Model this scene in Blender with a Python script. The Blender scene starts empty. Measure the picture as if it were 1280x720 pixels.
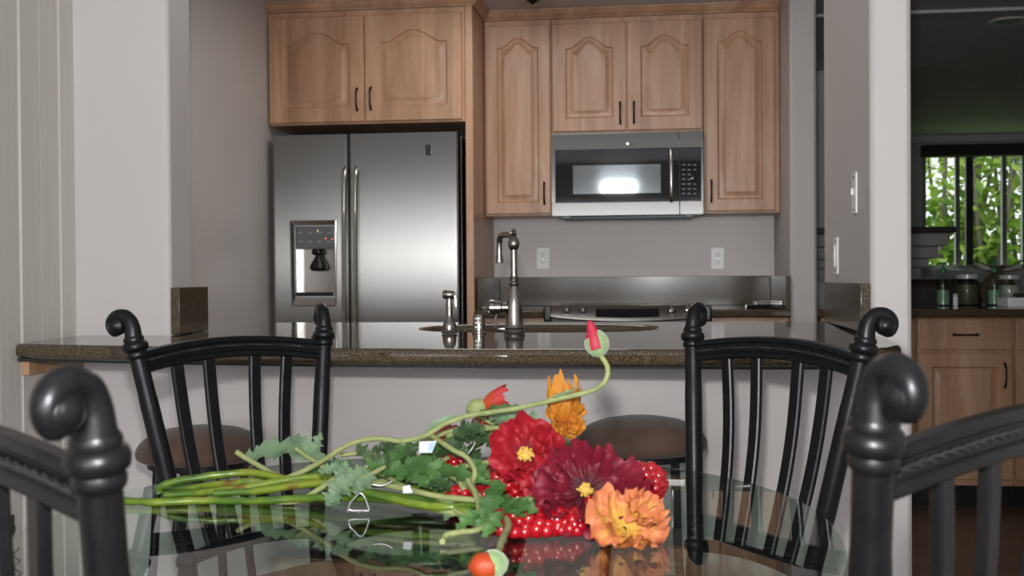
import bpy, bmesh, math, random
from mathutils import Vector, Matrix
random.seed(7)
PI = math.pi
sc = bpy.context.scene
COL = sc.collection

# ------------------------------------------------------------------ camera model (also used to read points off the photo)
F = 1434.0; H = 1.09; PSI = math.radians(7.35); PIT = math.atan(18 / F); ROL = 0.007
def ray(px, py):
    u = (px - 640) / F; v = (360 - py) / F
    c, s = math.cos(ROL), math.sin(ROL)
    r, w = u * c + v * s, -u * s + v * c
    fy = math.cos(PIT) + w * math.sin(PIT); fz = -math.sin(PIT) + w * math.cos(PIT)
    return Vector((r * math.cos(PSI) - fy * math.sin(PSI), r * math.sin(PSI) + fy * math.cos(PSI), fz))
def on(px, py, ax, val):
    d = ray(px, py); o = Vector((0, 0, H)); t = (val - o[ax]) / d[ax]
    return o + d * t
def at(px, py, Z):                      # point at distance Z along the view axis
    return Vector((0, 0, H)) + ray(px, py) * Z

# ------------------------------------------------------------------ materials
def mat(name, base=(.5, .5, .5), rough=.5, metal=0., **k):
    m = bpy.data.materials.new(name); m.use_nodes = True
    b = m.node_tree.nodes['Principled BSDF']
    b.inputs['Base Color'].default_value = (*base, 1); b.inputs['Roughness'].default_value = rough
    b.inputs['Metallic'].default_value = metal
    for a, v in k.items(): b.inputs[a.replace('_', ' ')].default_value = v
    return m
def nd(m, t, **k):
    n = m.node_tree.nodes.new(t)
    for a, v in k.items():
        if a.startswith('i_'): n.inputs[a[2:].replace('_', ' ')].default_value = v
        else: setattr(n, a, v)
    return n
def ln(m, a, b): m.node_tree.links.new(a, b)
def bsdf(m): return m.node_tree.nodes['Principled BSDF']
def noise_color(m, cols, scale=(1, 1, 1), nscale=5., detail=4., rough=.55, coord='Object', bump=0., dist=0., bump_scale=None, bdist=.002):
    tc = nd(m, 'ShaderNodeTexCoord'); mp = nd(m, 'ShaderNodeMapping'); mp.inputs['Scale'].default_value = scale
    ln(m, tc.outputs[coord], mp.inputs['Vector'])
    n = nd(m, 'ShaderNodeTexNoise'); n.inputs['Scale'].default_value = nscale; n.inputs['Detail'].default_value = detail
    n.inputs['Roughness'].default_value = rough; n.inputs['Distortion'].default_value = dist
    ln(m, mp.outputs['Vector'], n.inputs['Vector'])
    r = nd(m, 'ShaderNodeValToRGB'); cr = r.color_ramp
    while len(cr.elements) < len(cols): cr.elements.new(.5)
    for e, (p, c) in zip(cr.elements, cols): e.position = p; e.color = (*c, 1)
    ln(m, n.outputs['Fac'], r.inputs['Fac']); ln(m, r.outputs['Color'], bsdf(m).inputs['Base Color'])
    if bump:
        src = n
        if bump_scale:
            src = nd(m, 'ShaderNodeTexNoise'); src.inputs['Scale'].default_value = bump_scale; src.inputs['Detail'].default_value = 3
            ln(m, mp.outputs['Vector'], src.inputs['Vector'])
        b = nd(m, 'ShaderNodeBump'); b.inputs['Strength'].default_value = bump; b.inputs['Distance'].default_value = bdist
        ln(m, src.outputs['Fac'], b.inputs['Height']); ln(m, b.outputs['Normal'], bsdf(m).inputs['Normal'])
    return r, mp

M = {}
M['wall'] = mat('wall_paint', (.60, .56, .545), .55)
noise_color(M['wall'], [(.3, (.555, .53, .522)), (.7, (.595, .568, .56))], nscale=1.3, bump=.12, bump_scale=90, bdist=.001)
M['kwall'] = mat('kitchen_wall_paint', (.5, .46, .44), .42)
noise_color(M['kwall'], [(.3, (.61, .575, .555)), (.7, (.68, .64, .62))], nscale=1.6, bump=.1, bump_scale=80, bdist=.001)
M['panel'] = mat('painted_paneling', (.60, .57, .53), .4)
noise_color(M['panel'], [(.3, (.58, .545, .51)), (.7, (.64, .61, .57))], scale=(1, 30, .6), nscale=3., bump=.15, bdist=.001)
M['ceil'] = mat('ceiling_paint', (.62, .61, .62), .7)
M['farwall'] = mat('far_wall_paint', (.64, .67, .65), .6)
M['white'] = mat('white_plastic', (.9, .9, .89), .3)
M['black'] = mat('black_plastic', (.012, .012, .013), .35)
M['blackglass'] = mat('black_glass', (.006, .007, .009), .04)
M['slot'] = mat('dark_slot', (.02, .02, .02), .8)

def wood(name, dark, mid, light, rough=.35):
    m = mat(name, mid, rough)
    r, mp = noise_color(m, [(.28, dark), (.5, mid), (.72, light)], scale=(4.2, 4.2, .55), nscale=2.6, detail=6, rough=.6, dist=.7)
    tc = nd(m, 'ShaderNodeTexCoord'); m2 = nd(m, 'ShaderNodeMapping'); m2.inputs['Scale'].default_value = (90, 90, 3)
    ln(m, tc.outputs['Object'], m2.inputs['Vector'])
    n = nd(m, 'ShaderNodeTexNoise'); n.inputs['Scale'].default_value = 1.; n.inputs['Detail'].default_value = 3
    ln(m, m2.outputs['Vector'], n.inputs['Vector'])
    # boards glued edge to edge, each a little different
    m3 = nd(m, 'ShaderNodeMapping'); m3.inputs['Scale'].default_value = (11, .01, .01)
    ln(m, tc.outputs['Object'], m3.inputs['Vector'])
    v = nd(m, 'ShaderNodeTexVoronoi'); v.inputs['Scale'].default_value = 1.
    ln(m, m3.outputs['Vector'], v.inputs['Vector'])
    sep = nd(m, 'ShaderNodeSeparateColor'); ln(m, v.outputs['Color'], sep.inputs['Color'])
    mr = nd(m, 'ShaderNodeMapRange'); mr.inputs['To Min'].default_value = .86; mr.inputs['To Max'].default_value = 1.1
    ln(m, sep.outputs['Red'], mr.inputs['Value'])
    mr2 = nd(m, 'ShaderNodeMapRange'); mr2.inputs['To Min'].default_value = .84; mr2.inputs['To Max'].default_value = 1.14
    ln(m, n.outputs['Fac'], mr2.inputs['Value'])
    mu = nd(m, 'ShaderNodeMath', operation='MULTIPLY'); ln(m, mr.outputs['Result'], mu.inputs[0]); ln(m, mr2.outputs['Result'], mu.inputs[1])
    vm = nd(m, 'ShaderNodeVectorMath', operation='SCALE'); ln(m, r.outputs['Color'], vm.inputs[0]); ln(m, mu.outputs[0], vm.inputs['Scale'])
    ln(m, vm.outputs['Vector'], bsdf(m).inputs['Base Color'])
    return m
M['maple'] = wood('maple_wood', (.40, .21, .12), (.52, .30, .182), (.61, .385, .25))
M['cleat'] = wood('raw_wood', (.30, .16, .08), (.42, .24, .13), (.52, .32, .18), .6)

def granite(name='brown_granite', rg=.05):
    m = mat(name, (.05, .04, .03), rg, IOR=1.6)
    tc = nd(m, 'ShaderNodeTexCoord')
    n = nd(m, 'ShaderNodeTexNoise'); n.inputs['Scale'].default_value = 330; n.inputs['Detail'].default_value = 3; n.inputs['Roughness'].default_value = .7
    ln(m, tc.outputs['Object'], n.inputs['Vector'])
    r = nd(m, 'ShaderNodeValToRGB'); cr = r.color_ramp
    cr.elements[0].position = .40; cr.elements[0].color = (.03, .023, .016, 1)
    cr.elements[1].position = .68; cr.elements[1].color = (.23, .17, .10, 1)
    e = cr.elements.new(.53); e.color = (.072, .054, .035, 1)
    ln(m, n.outputs['Fac'], r.inputs['Fac']); ln(m, r.outputs['Color'], bsdf(m).inputs['Base Color'])
    return m
M['granite'] = granite(); M['granite_splash'] = granite('brown_granite_splash', .14); bsdf(M['granite_splash']).inputs['IOR'].default_value = 1.33

def steel(name, base, rough, aniso, tangent=(1, 0, 0)):
    m = mat(name, base, rough, 1.)
    b = bsdf(m); b.inputs['Anisotropic'].default_value = aniso
    t = nd(m, 'ShaderNodeCombineXYZ')
    for i in range(3): t.inputs[i].default_value = tangent[i]
    ln(m, t.outputs[0], b.inputs['Tangent'])
    return m
M['steel'] = steel('brushed_steel', (.25, .247, .24), .31, 1.)
M['steel_plain'] = mat('satin_steel', (.55, .54, .52), .22, 1.)
M['chrome'] = mat('polished_chrome', (.75, .75, .75), .07, 1.)
M['nickel'] = mat('brushed_nickel', (.33, .31, .285), .2, 1.)
M['grey_panel'] = mat('grey_control_plastic', (.16, .165, .17), .35)
M['iron'] = mat('black_iron', (.035, .035, .038), .36, .75)
noise_color(M['iron'], [(.3, (.014, .014, .0155)), (.7, (.022, .022, .024))], nscale=60, bump=.12, bump_scale=160, bdist=.001)
M['bronze'] = mat('dark_bronze', (.03, .022, .018), .35, .8)
M['suede'] = mat('brown_suede', (.12, .07, .045), .95, Sheen_Weight=.15)
noise_color(M['suede'], [(.35, (.055, .032, .022)), (.65, (.105, .064, .044))], nscale=7, detail=5, bump=.2, bump_scale=200)
M['rubber'] = mat('black_rubber', (.015, .015, .015), .7)

def thin_glass(name, tint, ior=1.5, edge=None):
    m = bpy.data.materials.new(name); m.use_nodes = True; nt = m.node_tree; nt.nodes.clear()
    out = nd(m, 'ShaderNodeOutputMaterial'); tr = nd(m, 'ShaderNodeBsdfTransparent'); tr.inputs[0].default_value = (*tint, 1)
    gl = nd(m, 'ShaderNodeBsdfGlossy'); gl.inputs['Roughness'].default_value = 0.0; gl.inputs['Color'].default_value = (1, 1, 1, 1)
    fr = nd(m, 'ShaderNodeFresnel'); fr.inputs['IOR'].default_value = ior
    ge = nd(m, 'ShaderNodeNewGeometry'); sub = nd(m, 'ShaderNodeMath', operation='SUBTRACT'); sub.inputs[0].default_value = 1.
    ln(m, ge.outputs['Backfacing'], sub.inputs[1])
    mu = nd(m, 'ShaderNodeMath', operation='MULTIPLY'); ln(m, fr.outputs[0], mu.inputs[0]); ln(m, sub.outputs[0], mu.inputs[1])
    mx = nd(m, 'ShaderNodeMixShader'); ln(m, mu.outputs[0], mx.inputs[0]); ln(m, tr.outputs[0], mx.inputs[1]); ln(m, gl.outputs[0], mx.inputs[2])
    ln(m, mx.outputs[0], out.inputs[0])
    return m
M['table_glass'] = thin_glass('table_glass', (.80, .87, .83), 1.6)
M['pane'] = thin_glass('window_glass', (.93, .96, .94), 1.45)
M['bottle_glass'] = thin_glass('clear_plastic', (.86, .92, .88), 1.5)
M['pump'] = mat('green_pump', (.03, .22, .07), .35)
M['frosted'] = mat('teal_frosted_glass', (.35, .48, .45), .35)

# floor: dark brown tiles laid on the diagonal
def tile():
    m = mat('brown_floor_tile', (.09, .06, .045), .35)
    tc = nd(m, 'ShaderNodeTexCoord'); mp = nd(m, 'ShaderNodeMapping'); mp.inputs['Rotation'].default_value = (0, 0, PI / 4)
    ln(m, tc.outputs['Object'], mp.inputs['Vector'])
    br = nd(m, 'ShaderNodeTexBrick'); br.offset = 0; br.inputs['Scale'].default_value = 1; br.inputs['Brick Width'].default_value = .33; br.inputs['Row Height'].default_value = .33
    br.inputs['Mortar Size'].default_value = .004; br.inputs['Color1'].default_value = (.10, .065, .048, 1); br.inputs['Color2'].default_value = (.13, .085, .062, 1); br.inputs['Mortar'].default_value = (.05, .04, .035, 1)
    ln(m, mp.outputs[0], br.inputs['Vector'])
    n = nd(m, 'ShaderNodeTexNoise'); n.inputs['Scale'].default_value = 7; n.inputs['Detail'].default_value = 5
    mx = nd(m, 'ShaderNodeMix', data_type='RGBA', blend_type='MULTIPLY'); mx.inputs[0].default_value = .6
    ln(m, tc.outputs['Object'], n.inputs['Vector']); ln(m, br.outputs['Color'], mx.inputs[6]); ln(m, n.outputs['Color'], mx.inputs[7])
    ln(m, mx.outputs[2], bsdf(m).inputs['Base Color'])
    return m
M['tile'] = tile()

# ------------------------------------------------------------------ mesh helpers
def nbm(): return bmesh.new()
def box(bm, x0, x1, y0, y1, z0, z1, bev=0., seg=2):
    b = bmesh.new(); bmesh.ops.create_cube(b, size=1)
    for v in b.verts:
        v.co = Vector(((x0 + x1) / 2 + v.co.x * (x1 - x0), (y0 + y1) / 2 + v.co.y * (y1 - y0), (z0 + z1) / 2 + v.co.z * (z1 - z0)))
    if bev: bmesh.ops.bevel(b, geom=b.edges[:], offset=bev, segments=seg, profile=.6, affect='EDGES', clamp_overlap=True)
    merge(bm, b); return bm
def merge(bm, b):
    me = bpy.data.meshes.new('tmp'); b.to_mesh(me); b.free(); bm.from_mesh(me); bpy.data.meshes.remove(me)
def prism(bm, pts, z0, z1, bev=0., seg=3, holes=(), bev_all=False):
    b = bmesh.new(); loops = [pts] + list(holes); edges = []
    for lp in loops:
        vs = [b.verts.new((p[0], p[1], z0)) for p in lp]
        for i in range(len(vs)): edges.append(b.edges.new((vs[i], vs[(i + 1) % len(vs)])))
    bmesh.ops.triangle_fill(b, edges=edges, use_beauty=True, use_dissolve=False)
    b.normal_update()
    r = bmesh.ops.extrude_face_region(b, geom=b.faces[:])
    for e in r['geom']:
        if isinstance(e, bmesh.types.BMVert): e.co.z = z1
    bmesh.ops.recalc_face_normals(b, faces=b.faces[:])
    if bev:
        ed = []
        for e in b.edges:
            if len(e.link_faces) == 2:
                same = abs(e.verts[0].co.z - e.verts[1].co.z) < 1e-6
                if same and e.calc_face_angle(0) > .8: ed.append(e)
        bmesh.ops.bevel(b, geom=ed, offset=bev, segments=seg, profile=.5, affect='EDGES', clamp_overlap=True)
    merge(bm, b); return bm
def frames(pts):
    out = []; n = len(pts); prev = None
    for i in range(n):
        a = pts[max(i - 1, 0)]; c = pts[min(i + 1, n - 1)]
        t = (c - a).normalized()
        if prev is None:
            up = Vector((0, 0, 1)) if abs(t.z) < .9 else Vector((1, 0, 0))
            nrm = t.cross(up).normalized()
        else:
            nrm = prev - t * prev.dot(t)
            nrm = nrm.normalized() if nrm.length > 1e-6 else prev
        prev = nrm; out.append((t, nrm, t.cross(nrm)))
    return out
def smooth_path(pts, n=6):
    P = [Vector(p) for p in pts]; out = []
    for i in range(len(P) - 1):
        p0 = P[max(i - 1, 0)]; p1 = P[i]; p2 = P[i + 1]; p3 = P[min(i + 2, len(P) - 1)]
        for k in range(n):
            t = k / n
            out.append(.5 * ((2 * p1) + (-p0 + p2) * t + (2 * p0 - 5 * p1 + 4 * p2 - p3) * t * t + (-p0 + 3 * p1 - 3 * p2 + p3) * t ** 3))
    out.append(P[-1]); return out
def tube(bm, pts, r, seg=10, cap=True, flat=None, ref=None):
    """swept tube; r number or list; flat=(a,b) scales the section; ref = fixed direction of the section's first axis"""
    P = [Vector(p) for p in pts]; n = len(P)
    R = [r] * n if not hasattr(r, '__len__') else list(r)
    if len(R) != n: R = [R[0] + (R[-1] - R[0]) * i / (n - 1) for i in range(n)] if len(R) == 2 else [R[min(int(i * (len(R) - 1) / (n - 1) + .5), len(R) - 1)] for i in range(n)]
    fr = frames(P); rings = []
    for i in range(n):
        t, a, b = fr[i]
        if ref is not None:
            a = Vector(ref) - t * Vector(ref).dot(t); a.normalize(); b = t.cross(a)
        fa, fb = flat if flat else (1, 1)
        rings.append([bm.verts.new(P[i] + a * math.cos(2 * PI * k / seg) * R[i] * fa + b * math.sin(2 * PI * k / seg) * R[i] * fb) for k in range(seg)])
    for i in range(n - 1):
        for k in range(seg):
            bm.faces.new((rings[i][k], rings[i][(k + 1) % seg], rings[i + 1][(k + 1) % seg], rings[i + 1][k]))
    if cap:
        bm.faces.new(rings[0][::-1]); bm.faces.new(rings[-1])
    return bm
def bar(bm, pts, w, h, ref, bev=.15):
    """rectangular bar with softened corners; w along ref, h across"""
    P = [Vector(p) for p in pts]; fr = frames(P); rings = []
    c = bev * min(w, h)
    sec = [(-w / 2 + c, -h / 2), (w / 2 - c, -h / 2), (w / 2, -h / 2 + c), (w / 2, h / 2 - c), (w / 2 - c, h / 2), (-w / 2 + c, h / 2), (-w / 2, h / 2 - c), (-w / 2, -h / 2 + c)]
    for i, p in enumerate(P):
        t = fr[i][0]; a = Vector(ref) - t * Vector(ref).dot(t); a.normalize(); b = t.cross(a)
        rings.append([bm.verts.new(p + a * u + b * v) for u, v in sec])
    for i in range(len(P) - 1):
        for k in range(8): bm.faces.new((rings[i][k], rings[i][(k + 1) % 8], rings[i + 1][(k + 1) % 8], rings[i + 1][k]))
    bm.faces.new(rings[0][::-1]); bm.faces.new(rings[-1]); return bm
def lathe(bm, prof, loc=(0, 0, 0), axis=(0, 0, 1), seg=24, cap=True):
    """prof: list of (radius, height) along axis"""
    ax = Vector(axis).normalized(); q = Vector((0, 0, 1)).rotation_difference(ax); loc = Vector(loc); rings = []
    for r, z in prof:
        r = max(r, 1e-5)
        rings.append([bm.verts.new(loc + q @ Vector((r * math.cos(2 * PI * k / seg), r * math.sin(2 * PI * k / seg), z))) for k in range(seg)])
    for i in range(len(rings) - 1):
        for k in range(seg): bm.faces.new((rings[i][k], rings[i][(k + 1) % seg], rings[i + 1][(k + 1) % seg], rings[i + 1][k]))
    if cap: bm.faces.new(rings[0][::-1]); bm.faces.new(rings[-1])
    return bm
def ball(bm, c, r, sx=1, sy=1, sz=1, sub=2):
    b = bmesh.new(); bmesh.ops.create_icosphere(b, subdivisions=sub, radius=1)
    for v in b.verts: v.co = Vector(c) + Vector((v.co.x * r * sx, v.co.y * r * sy, v.co.z * r * sz))
    merge(bm, b); return bm
def obj(name, bm, m, parent=None, smooth=35, kind=None, label=None, local=False, mats=None, fix=True):
    if fix: bmesh.ops.recalc_face_normals(bm, faces=bm.faces[:])
    if parent is not None and not local:
        L = Vector((0, 0, 0)); p = parent
        while p is not None: L += p.location; p = p.parent
        bmesh.ops.translate(bm, verts=bm.verts[:], vec=-L)
    me = bpy.data.meshes.new(name); bm.to_mesh(me); bm.free()
    if smooth:
        me.polygons.foreach_set('use_smooth', [True] * len(me.polygons)); me.set_sharp_from_angle(angle=math.radians(smooth))
        for pl in me.polygons:      # keep the big flat faces truly flat
            if pl.area > 2e-4 and max(abs(c) for c in pl.normal) > .9995: pl.use_smooth = False
    o = bpy.data.objects.new(name, me); COL.objects.link(o)
    me.materials.append(m)
    if mats:
        for x in mats: me.materials.append(x)
    if parent is not None: o.parent = parent
    if kind: o['kind'] = kind
    if label: o['label'] = label
    return o
def thing(name, label, cat, loc=(0, 0, 0), group=None):
    o = bpy.data.objects.new(name, None); COL.objects.link(o); o.location = loc; o.empty_display_size = .05
    o['label'] = label; o['category'] = cat
    if group: o['group'] = group
    return o
def tag(o, label, cat, group=None):
    o['label'] = label; o['category'] = cat
    if group: o['group'] = group
    return o
def struct(name, bm, m, smooth=35): return obj(name, bm, m, None, smooth, kind='structure')
def copy_tree(o, parent=None):
    c = o.copy(); COL.objects.link(c); c.parent = parent
    for ch in list(o.children): copy_tree(ch, c)
    return c

# ------------------------------------------------------------------ room shell
CEIL = 2.44; XL = -1.67; XKL = -1.93; YP = 3.12; YK = 6.2; XR = 4.0; YB = -2.6; YF = 12.0
struct('floor', box(nbm(), -2.1, XR + .12, YB - .12, YF + .12, -.06, 0), M['tile'])
struct('ceiling', box(nbm(), -2.1, XR + .12, YB - .12, YK + .02, CEIL, CEIL + .08), M['ceil'])
struct('ceiling_far', box(nbm(), .5, XR + .12, YK + .02, YF + .12, CEIL - .0, CEIL + .08), M['farwall'])
# trim bead where the kitchen ceiling ends over the right-hand counter
struct('trim_1', box(nbm(), .72, XR, YK - .02, YK + .03, CEIL - .018, CEIL - .001, .004), M['ceil'])
# left paneling wall with v-grooves
bm = nbm(); ys = [YB]; prof = []
gy = 3.036; grooves = []
while gy > YB: grooves.append(gy); gy -= .2025
grooves = grooves[::-1]
prof = [(XL, YB)]
for g in grooves:
    prof += [(XL, g - .009), (XL - .008, g - .001), (XL - .008, g + .001), (XL, g + .007)]
    if g + .11 < 3.1: prof += [(XL, g + .101), (XL - .0007, g + .1015), (XL - .0007, g + .1025), (XL, g + .103)]
prof += [(XL, YP), (XL - .12, YP), (XL - .12, YB)]
prism(bm, prof, 0, CEIL); struct('wall_left', bm, M['panel'], smooth=0)
# wall beside the pass-through, left (in one with the low wall under the bar)
bm = nbm(); prism(bm, [(XL - .38, YP), (-1.385 - .012, YP), (-1.385 - .0035, YP + .0035), (-1.385, YP + .012), (-1.385, YP + .15), (XL - .38, YP + .15)], 0, CEIL)
struct('wall_pillar_left', bm, M['wall'], 60)
struct('wall_low', box(nbm(), -1.385, .551, YP, YP + .15, 0, .879), M['wall'])
bm = nbm(); x0, x1, y0, y1, c = .551, .657, YP, 3.98, .014
prism(bm, [(x0, y0 + c), (x0 + .004, y0 + .004), (x0 + c, y0), (x1 - c, y0), (x1 - .004, y0 + .004), (x1, y0 + c), (x1, y1 - c), (x1 - .004, y1 - .004), (x1 - c, y1), (x0 + c, y1), (x0 + .004, y1 - .004), (x0, y1 - c)], 0, CEIL)
struct('wall_pillar_right', bm, M['wall'], 60)
struct('wall_kitchen_left', box(nbm(), XKL - .12, XKL, YP + .15, YK, 0, CEIL), M['kwall'])
struct('wall_kitchen_back', box(nbm(), XKL - .12, .60, YK, YK + .1, 0, CEIL), M['kwall'])
bm = nbm(); c = .014; x0, x1, y0 = .60, .722, 5.44
prism(bm, [(x0, YK + .1), (x0, y0 + c), (x0 + .004, y0 + .004), (x0 + c, y0), (x1 - c, y0), (x1 - .004, y0 + .004), (x1, y0 + c), (x1, YK + .1)], 0, CEIL)
struct('wall_column', bm, M['wall'], 60)
struct('wall_right', box(nbm(), XR, XR + .12, YB, YF, 0, CEIL), M['wall'])
struct('wall_far_left', box(nbm(), .5, .6, YK + .1, YF, 0, CEIL), M['farwall'])
struct('wall_daylight_blocker', box(nbm(), 1.05, 1.17, YB, 2.9, 0, CEIL), M['wall'])  # unseen wall, added to keep rear window daylight off the right-hand cabinets
# rear wall (behind the photographer) with a wide window
WX0, WX1, WZ0, WZ1 = -1.5, 1.0, .85, 2.0
bm = nbm()
box(bm, XL - .12, WX0, YB - .12, YB, 0, CEIL); box(bm, WX1, XR, YB - .12, YB, 0, CEIL)
box(bm, WX0, WX1, YB - .12, YB, 0, WZ0); box(bm, WX0, -.72, YB - .12, YB, WZ1, CEIL); box(bm, -.28, WX1, YB - .12, YB, WZ1, CEIL); box(bm, -.72, -.28, YB - .12, YB, WZ1, 2.08); box(bm, -.72, -.28, YB - .12, YB, 2.38, CEIL)
struct('wall_rear', bm, M['wall'])
bm = nbm()
for x in (WX0 + .03, -.67, .17, WX1 - .03): box(bm, x - .03, x + .03, YB - .08, YB - .03, WZ0, WZ1)
for z in (WZ0 + .03, WZ1 - .03): box(bm, WX0, WX1, YB - .08, YB - .03, z - .03, z + .03)
struct('window_2', bm, M['white'])
# far wall with window
wl = on(1153, 250, 1, YF).x; wr = on(1284, 250, 1, YF).x; wz0, wz1 = 1.105, 2.27
bm = nbm(); box(bm, .5, wl, YF, YF + .12, 0, CEIL); box(bm, wr, XR, YF, YF + .12, 0, CEIL)
box(bm, wl, wr, YF, YF + .12, 0, wz0); box(bm, wl, wr, YF, YF + .12, wz1, CEIL); struct('wall_far', bm, M['farwall'])
w = bpy.data.objects.new('window_1', None); COL.objects.link(w); w.location = (wl, YF, wz0); w['kind'] = 'structure'
M['alu'] = mat('grey_window_frame', (.25, .27, .27), .5); M['dark_frame'] = mat('dark_window_frame', (.03, .035, .035), .5)
bm = nbm()
for x, ww in ((wl + .02, .02), (wr - .02, .02)): box(bm, x - ww, x + ww, YF + .02, YF + .07, wz0, wz1)
for z in (wz0 + .02, wz1 - .02): box(bm, wl, wr, YF + .02, YF + .07, z - .02, z + .02)
obj('window_frame', bm, M['alu'], w)
for px, hw, mm in ((1197.5, .022, 'alu'), (1212.5, .035, 'dark_frame'), (1256, .022, 'alu')):
    x = on(px, 250, 1, YF).x; obj('window_mullion', box(nbm(), x - hw, x + hw, YF + .01, YF + .06, wz0 + .04, wz1 - .04, .004), M[mm], w)
obj('window_pane', box(nbm(), wl + .04, wr - .04, YF + .04, YF + .045, wz0 + .04, wz1 - .04), M['pane'], w)
obj('window_sill', box(nbm(), wl - .05, wr + .05, YF - .06, YF + .0, wz0 - .05, wz0, .006), M['farwall'], w)
M['valance'] = mat('dark_valance', (.035, .032, .028), .8)
v = obj('window_valance', box(nbm(), wl - .02, wr + .02, YF - .12, YF - .01, 2.23, 2.345, .008), M['valance'])
tag(v, 'dark headbox across the top of the far garden window', 'valance')
struct('trim_2', prism(nbm(), [(.6, YF - .08), (XR, YF - .08), (XR, YF), (.6, YF)], 2.37, CEIL, 0), M['farwall'])

# recessed ceiling light in the far room
p = on(1261, 26, 2, CEIL); r = thing('recessed_light', 'round recessed ceiling light, unlit, in the dark far room', 'ceiling light', (p.x, p.y, CEIL))
obj('trim_ring', lathe(nbm(), [(.07, -.004), (.1, -.006), (.105, 0), (.07, 0)], p, seg=32, cap=False), M['white'], r)
obj('bulb', lathe(nbm(), [(.0, -.001), (.069, -.001), (.069, 0)], p, seg=32), M['frosted'], r)

# ------------------------------------------------------------------ fireplace, armchair beyond the counter
M['mantel'] = mat('grey_painted_mantel', (.45, .46, .45), .5); M['slab'] = mat('dark_stone', (.03, .03, .03), .4)
f = thing('fireplace', 'grey fireplace surround with stepped mantel and dark shelf top', 'fireplace', (1.2, 7.9, 0))
obj('chimney_breast', box(nbm(), .6, 1.66, 7.95, 9.3, 0, CEIL), M['farwall'], f)
bm = nbm(); 
for i, (dx, z0, z1) in enumerate([(.06, 1.02, 1.11), (.10, 1.11, 1.17), (.15, 1.17, 1.25), (.2, 1.25, 1.335)]):
    box(bm, .601, 1.66 + dx, 7.949 - dx, 9.3, z0, z1, .012)
obj('mantel_molding', bm, M['mantel'], f)
obj('mantel_shelf', box(nbm(), .601, 1.9, 7.71, 9.3, 1.335, 1.375, .01), M['slab'], f)
obj('surround', box(nbm(), .601, 1.69, 7.92, 9.3, .0, .3, .01), M['mantel'], f)
M['leather'] = mat('dark_brown_leather', (.035, .024, .018), .45)
a = thing('armchair', 'dark brown high-backed armchair behind the right-hand counter', 'armchair', (1.75, 7.2, 0))
obj('backrest', box(nbm(), 1.3, 1.88, 7.0, 7.2, .3, 1.04, .07, 5), M['leather'], a)
obj('seat', box(nbm(), 1.36, 1.82, 7.19, 7.75, .2, .48, .05, 4), M['leather'], a)
for x in (1.24, 1.84): obj('armrest', box(nbm(), x, x + .12, 7.1, 7.75, .12, .66, .05, 4), M['leather'], a)
for x, y in ((1.3, 7.1), (1.9, 7.1), (1.3, 7.7), (1.9, 7.7)): obj('leg', lathe(nbm(), [(.018, 0), (.026, .21)], (x, y, 0), seg=10), M['black'], a)

# ------------------------------------------------------------------ outdoors
M['leaf_out'] = mat('garden_leaf', (.16, .30, .05), .45, Transmission_Weight=0.)
noise_color(M['leaf_out'], [(.3, (.08, .2, .03)), (.7, (.42, .55, .10))], nscale=1.5)
def translucent(m, w=.45):
    b = bsdf(m); out = [n for n in m.node_tree.nodes if n.type == 'OUTPUT_MATERIAL'][0]
    t = nd(m, 'ShaderNodeBsdfTranslucent'); src = b.inputs['Base Color'].links
    if src: ln(m, src[0].from_socket, t.inputs[0])
    else: t.inputs[0].default_value = b.inputs['Base Color'].default_value
    mx = nd(m, 'ShaderNodeMixShader'); mx.inputs[0].default_value = w
    ln(m, b.outputs[0], mx.inputs[1]); ln(m, t.outputs[0], mx.inputs[2]); ln(m, mx.outputs[0], out.inputs[0])
translucent(M['leaf_out'], .5)
M['bark'] = mat('grey_bark', (.16, .14, .12), .9)
M['lawn'] = mat('garden_ground', (.22, .3, .08), .9)
struct('ground_garden', box(nbm(), -4, 12, YF + .12, 24, -.3, -.05), M['lawn'])
def out_tree(x, y, label, seed, h=3.2, n=620, spread=.8):
    rnd = random.Random(seed); t = thing('garden_tree', label, 'tree', (x, y, -.05), 'trees outside the far window')
    bt = nbm(); bl = nbm(); tips = []
    for k in range(6):
        a = rnd.uniform(0, 2 * PI); lean = rnd.uniform(.25, spread)
        pts = [Vector((x, y, -.05)), Vector((x + math.cos(a) * lean * .25, y + math.sin(a) * lean * .2, .7)), Vector((x + math.cos(a) * lean * .7, y + math.sin(a) * lean * .5, 1.6)), Vector((x + math.cos(a) * lean * 1.1, y + math.sin(a) * lean * .7, h * rnd.uniform(.75, 1)))]
        sp = smooth_path(pts, 5); tube(bt, sp, [.05, .015], 7); tips += sp[5:]
    for k in range(n):
        c = rnd.choice(tips) + Vector((rnd.gauss(0, .3), rnd.gauss(0, .25), rnd.gauss(0, .28)))
        d = Vector((rnd.gauss(0, 1), rnd.gauss(0, 1), rnd.gauss(-.2, .6))).normalized(); L = rnd.uniform(.13, .28)
        s = d.cross(Vector((rnd.gauss(0, .3), rnd.gauss(0, .3), 1))).normalized() * L * .26
        vs = [bl.verts.new(c), bl.verts.new(c + d * L * .45 + s), bl.verts.new(c + d * L), bl.verts.new(c + d * L * .45 - s)]
        bl.faces.new(vs)
    obj('trunk', bt, M['bark'], t); obj('foliage', bl, M['leaf_out'], t, smooth=0, fix=False)
for i, (px, y, lb) in enumerate([(1168, 14.2, 'leafy garden tree at the left end of the far window'), (1200, 15.2, 'leafy garden tree behind the dark window mullion, left side'), (1236, 14.0, 'leafy garden tree with bare leaning stems in the middle right pane'), (1274, 14.8, 'leafy garden tree at the right edge of the far window')]):
    q = on(px, 250, 1, y); out_tree(q.x, y, lb, 11 + i)
M['hedge'] = mat('hedge', (.2, .34, .06), .8)
out_h = nbm(); rnd = random.Random(5)
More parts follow.
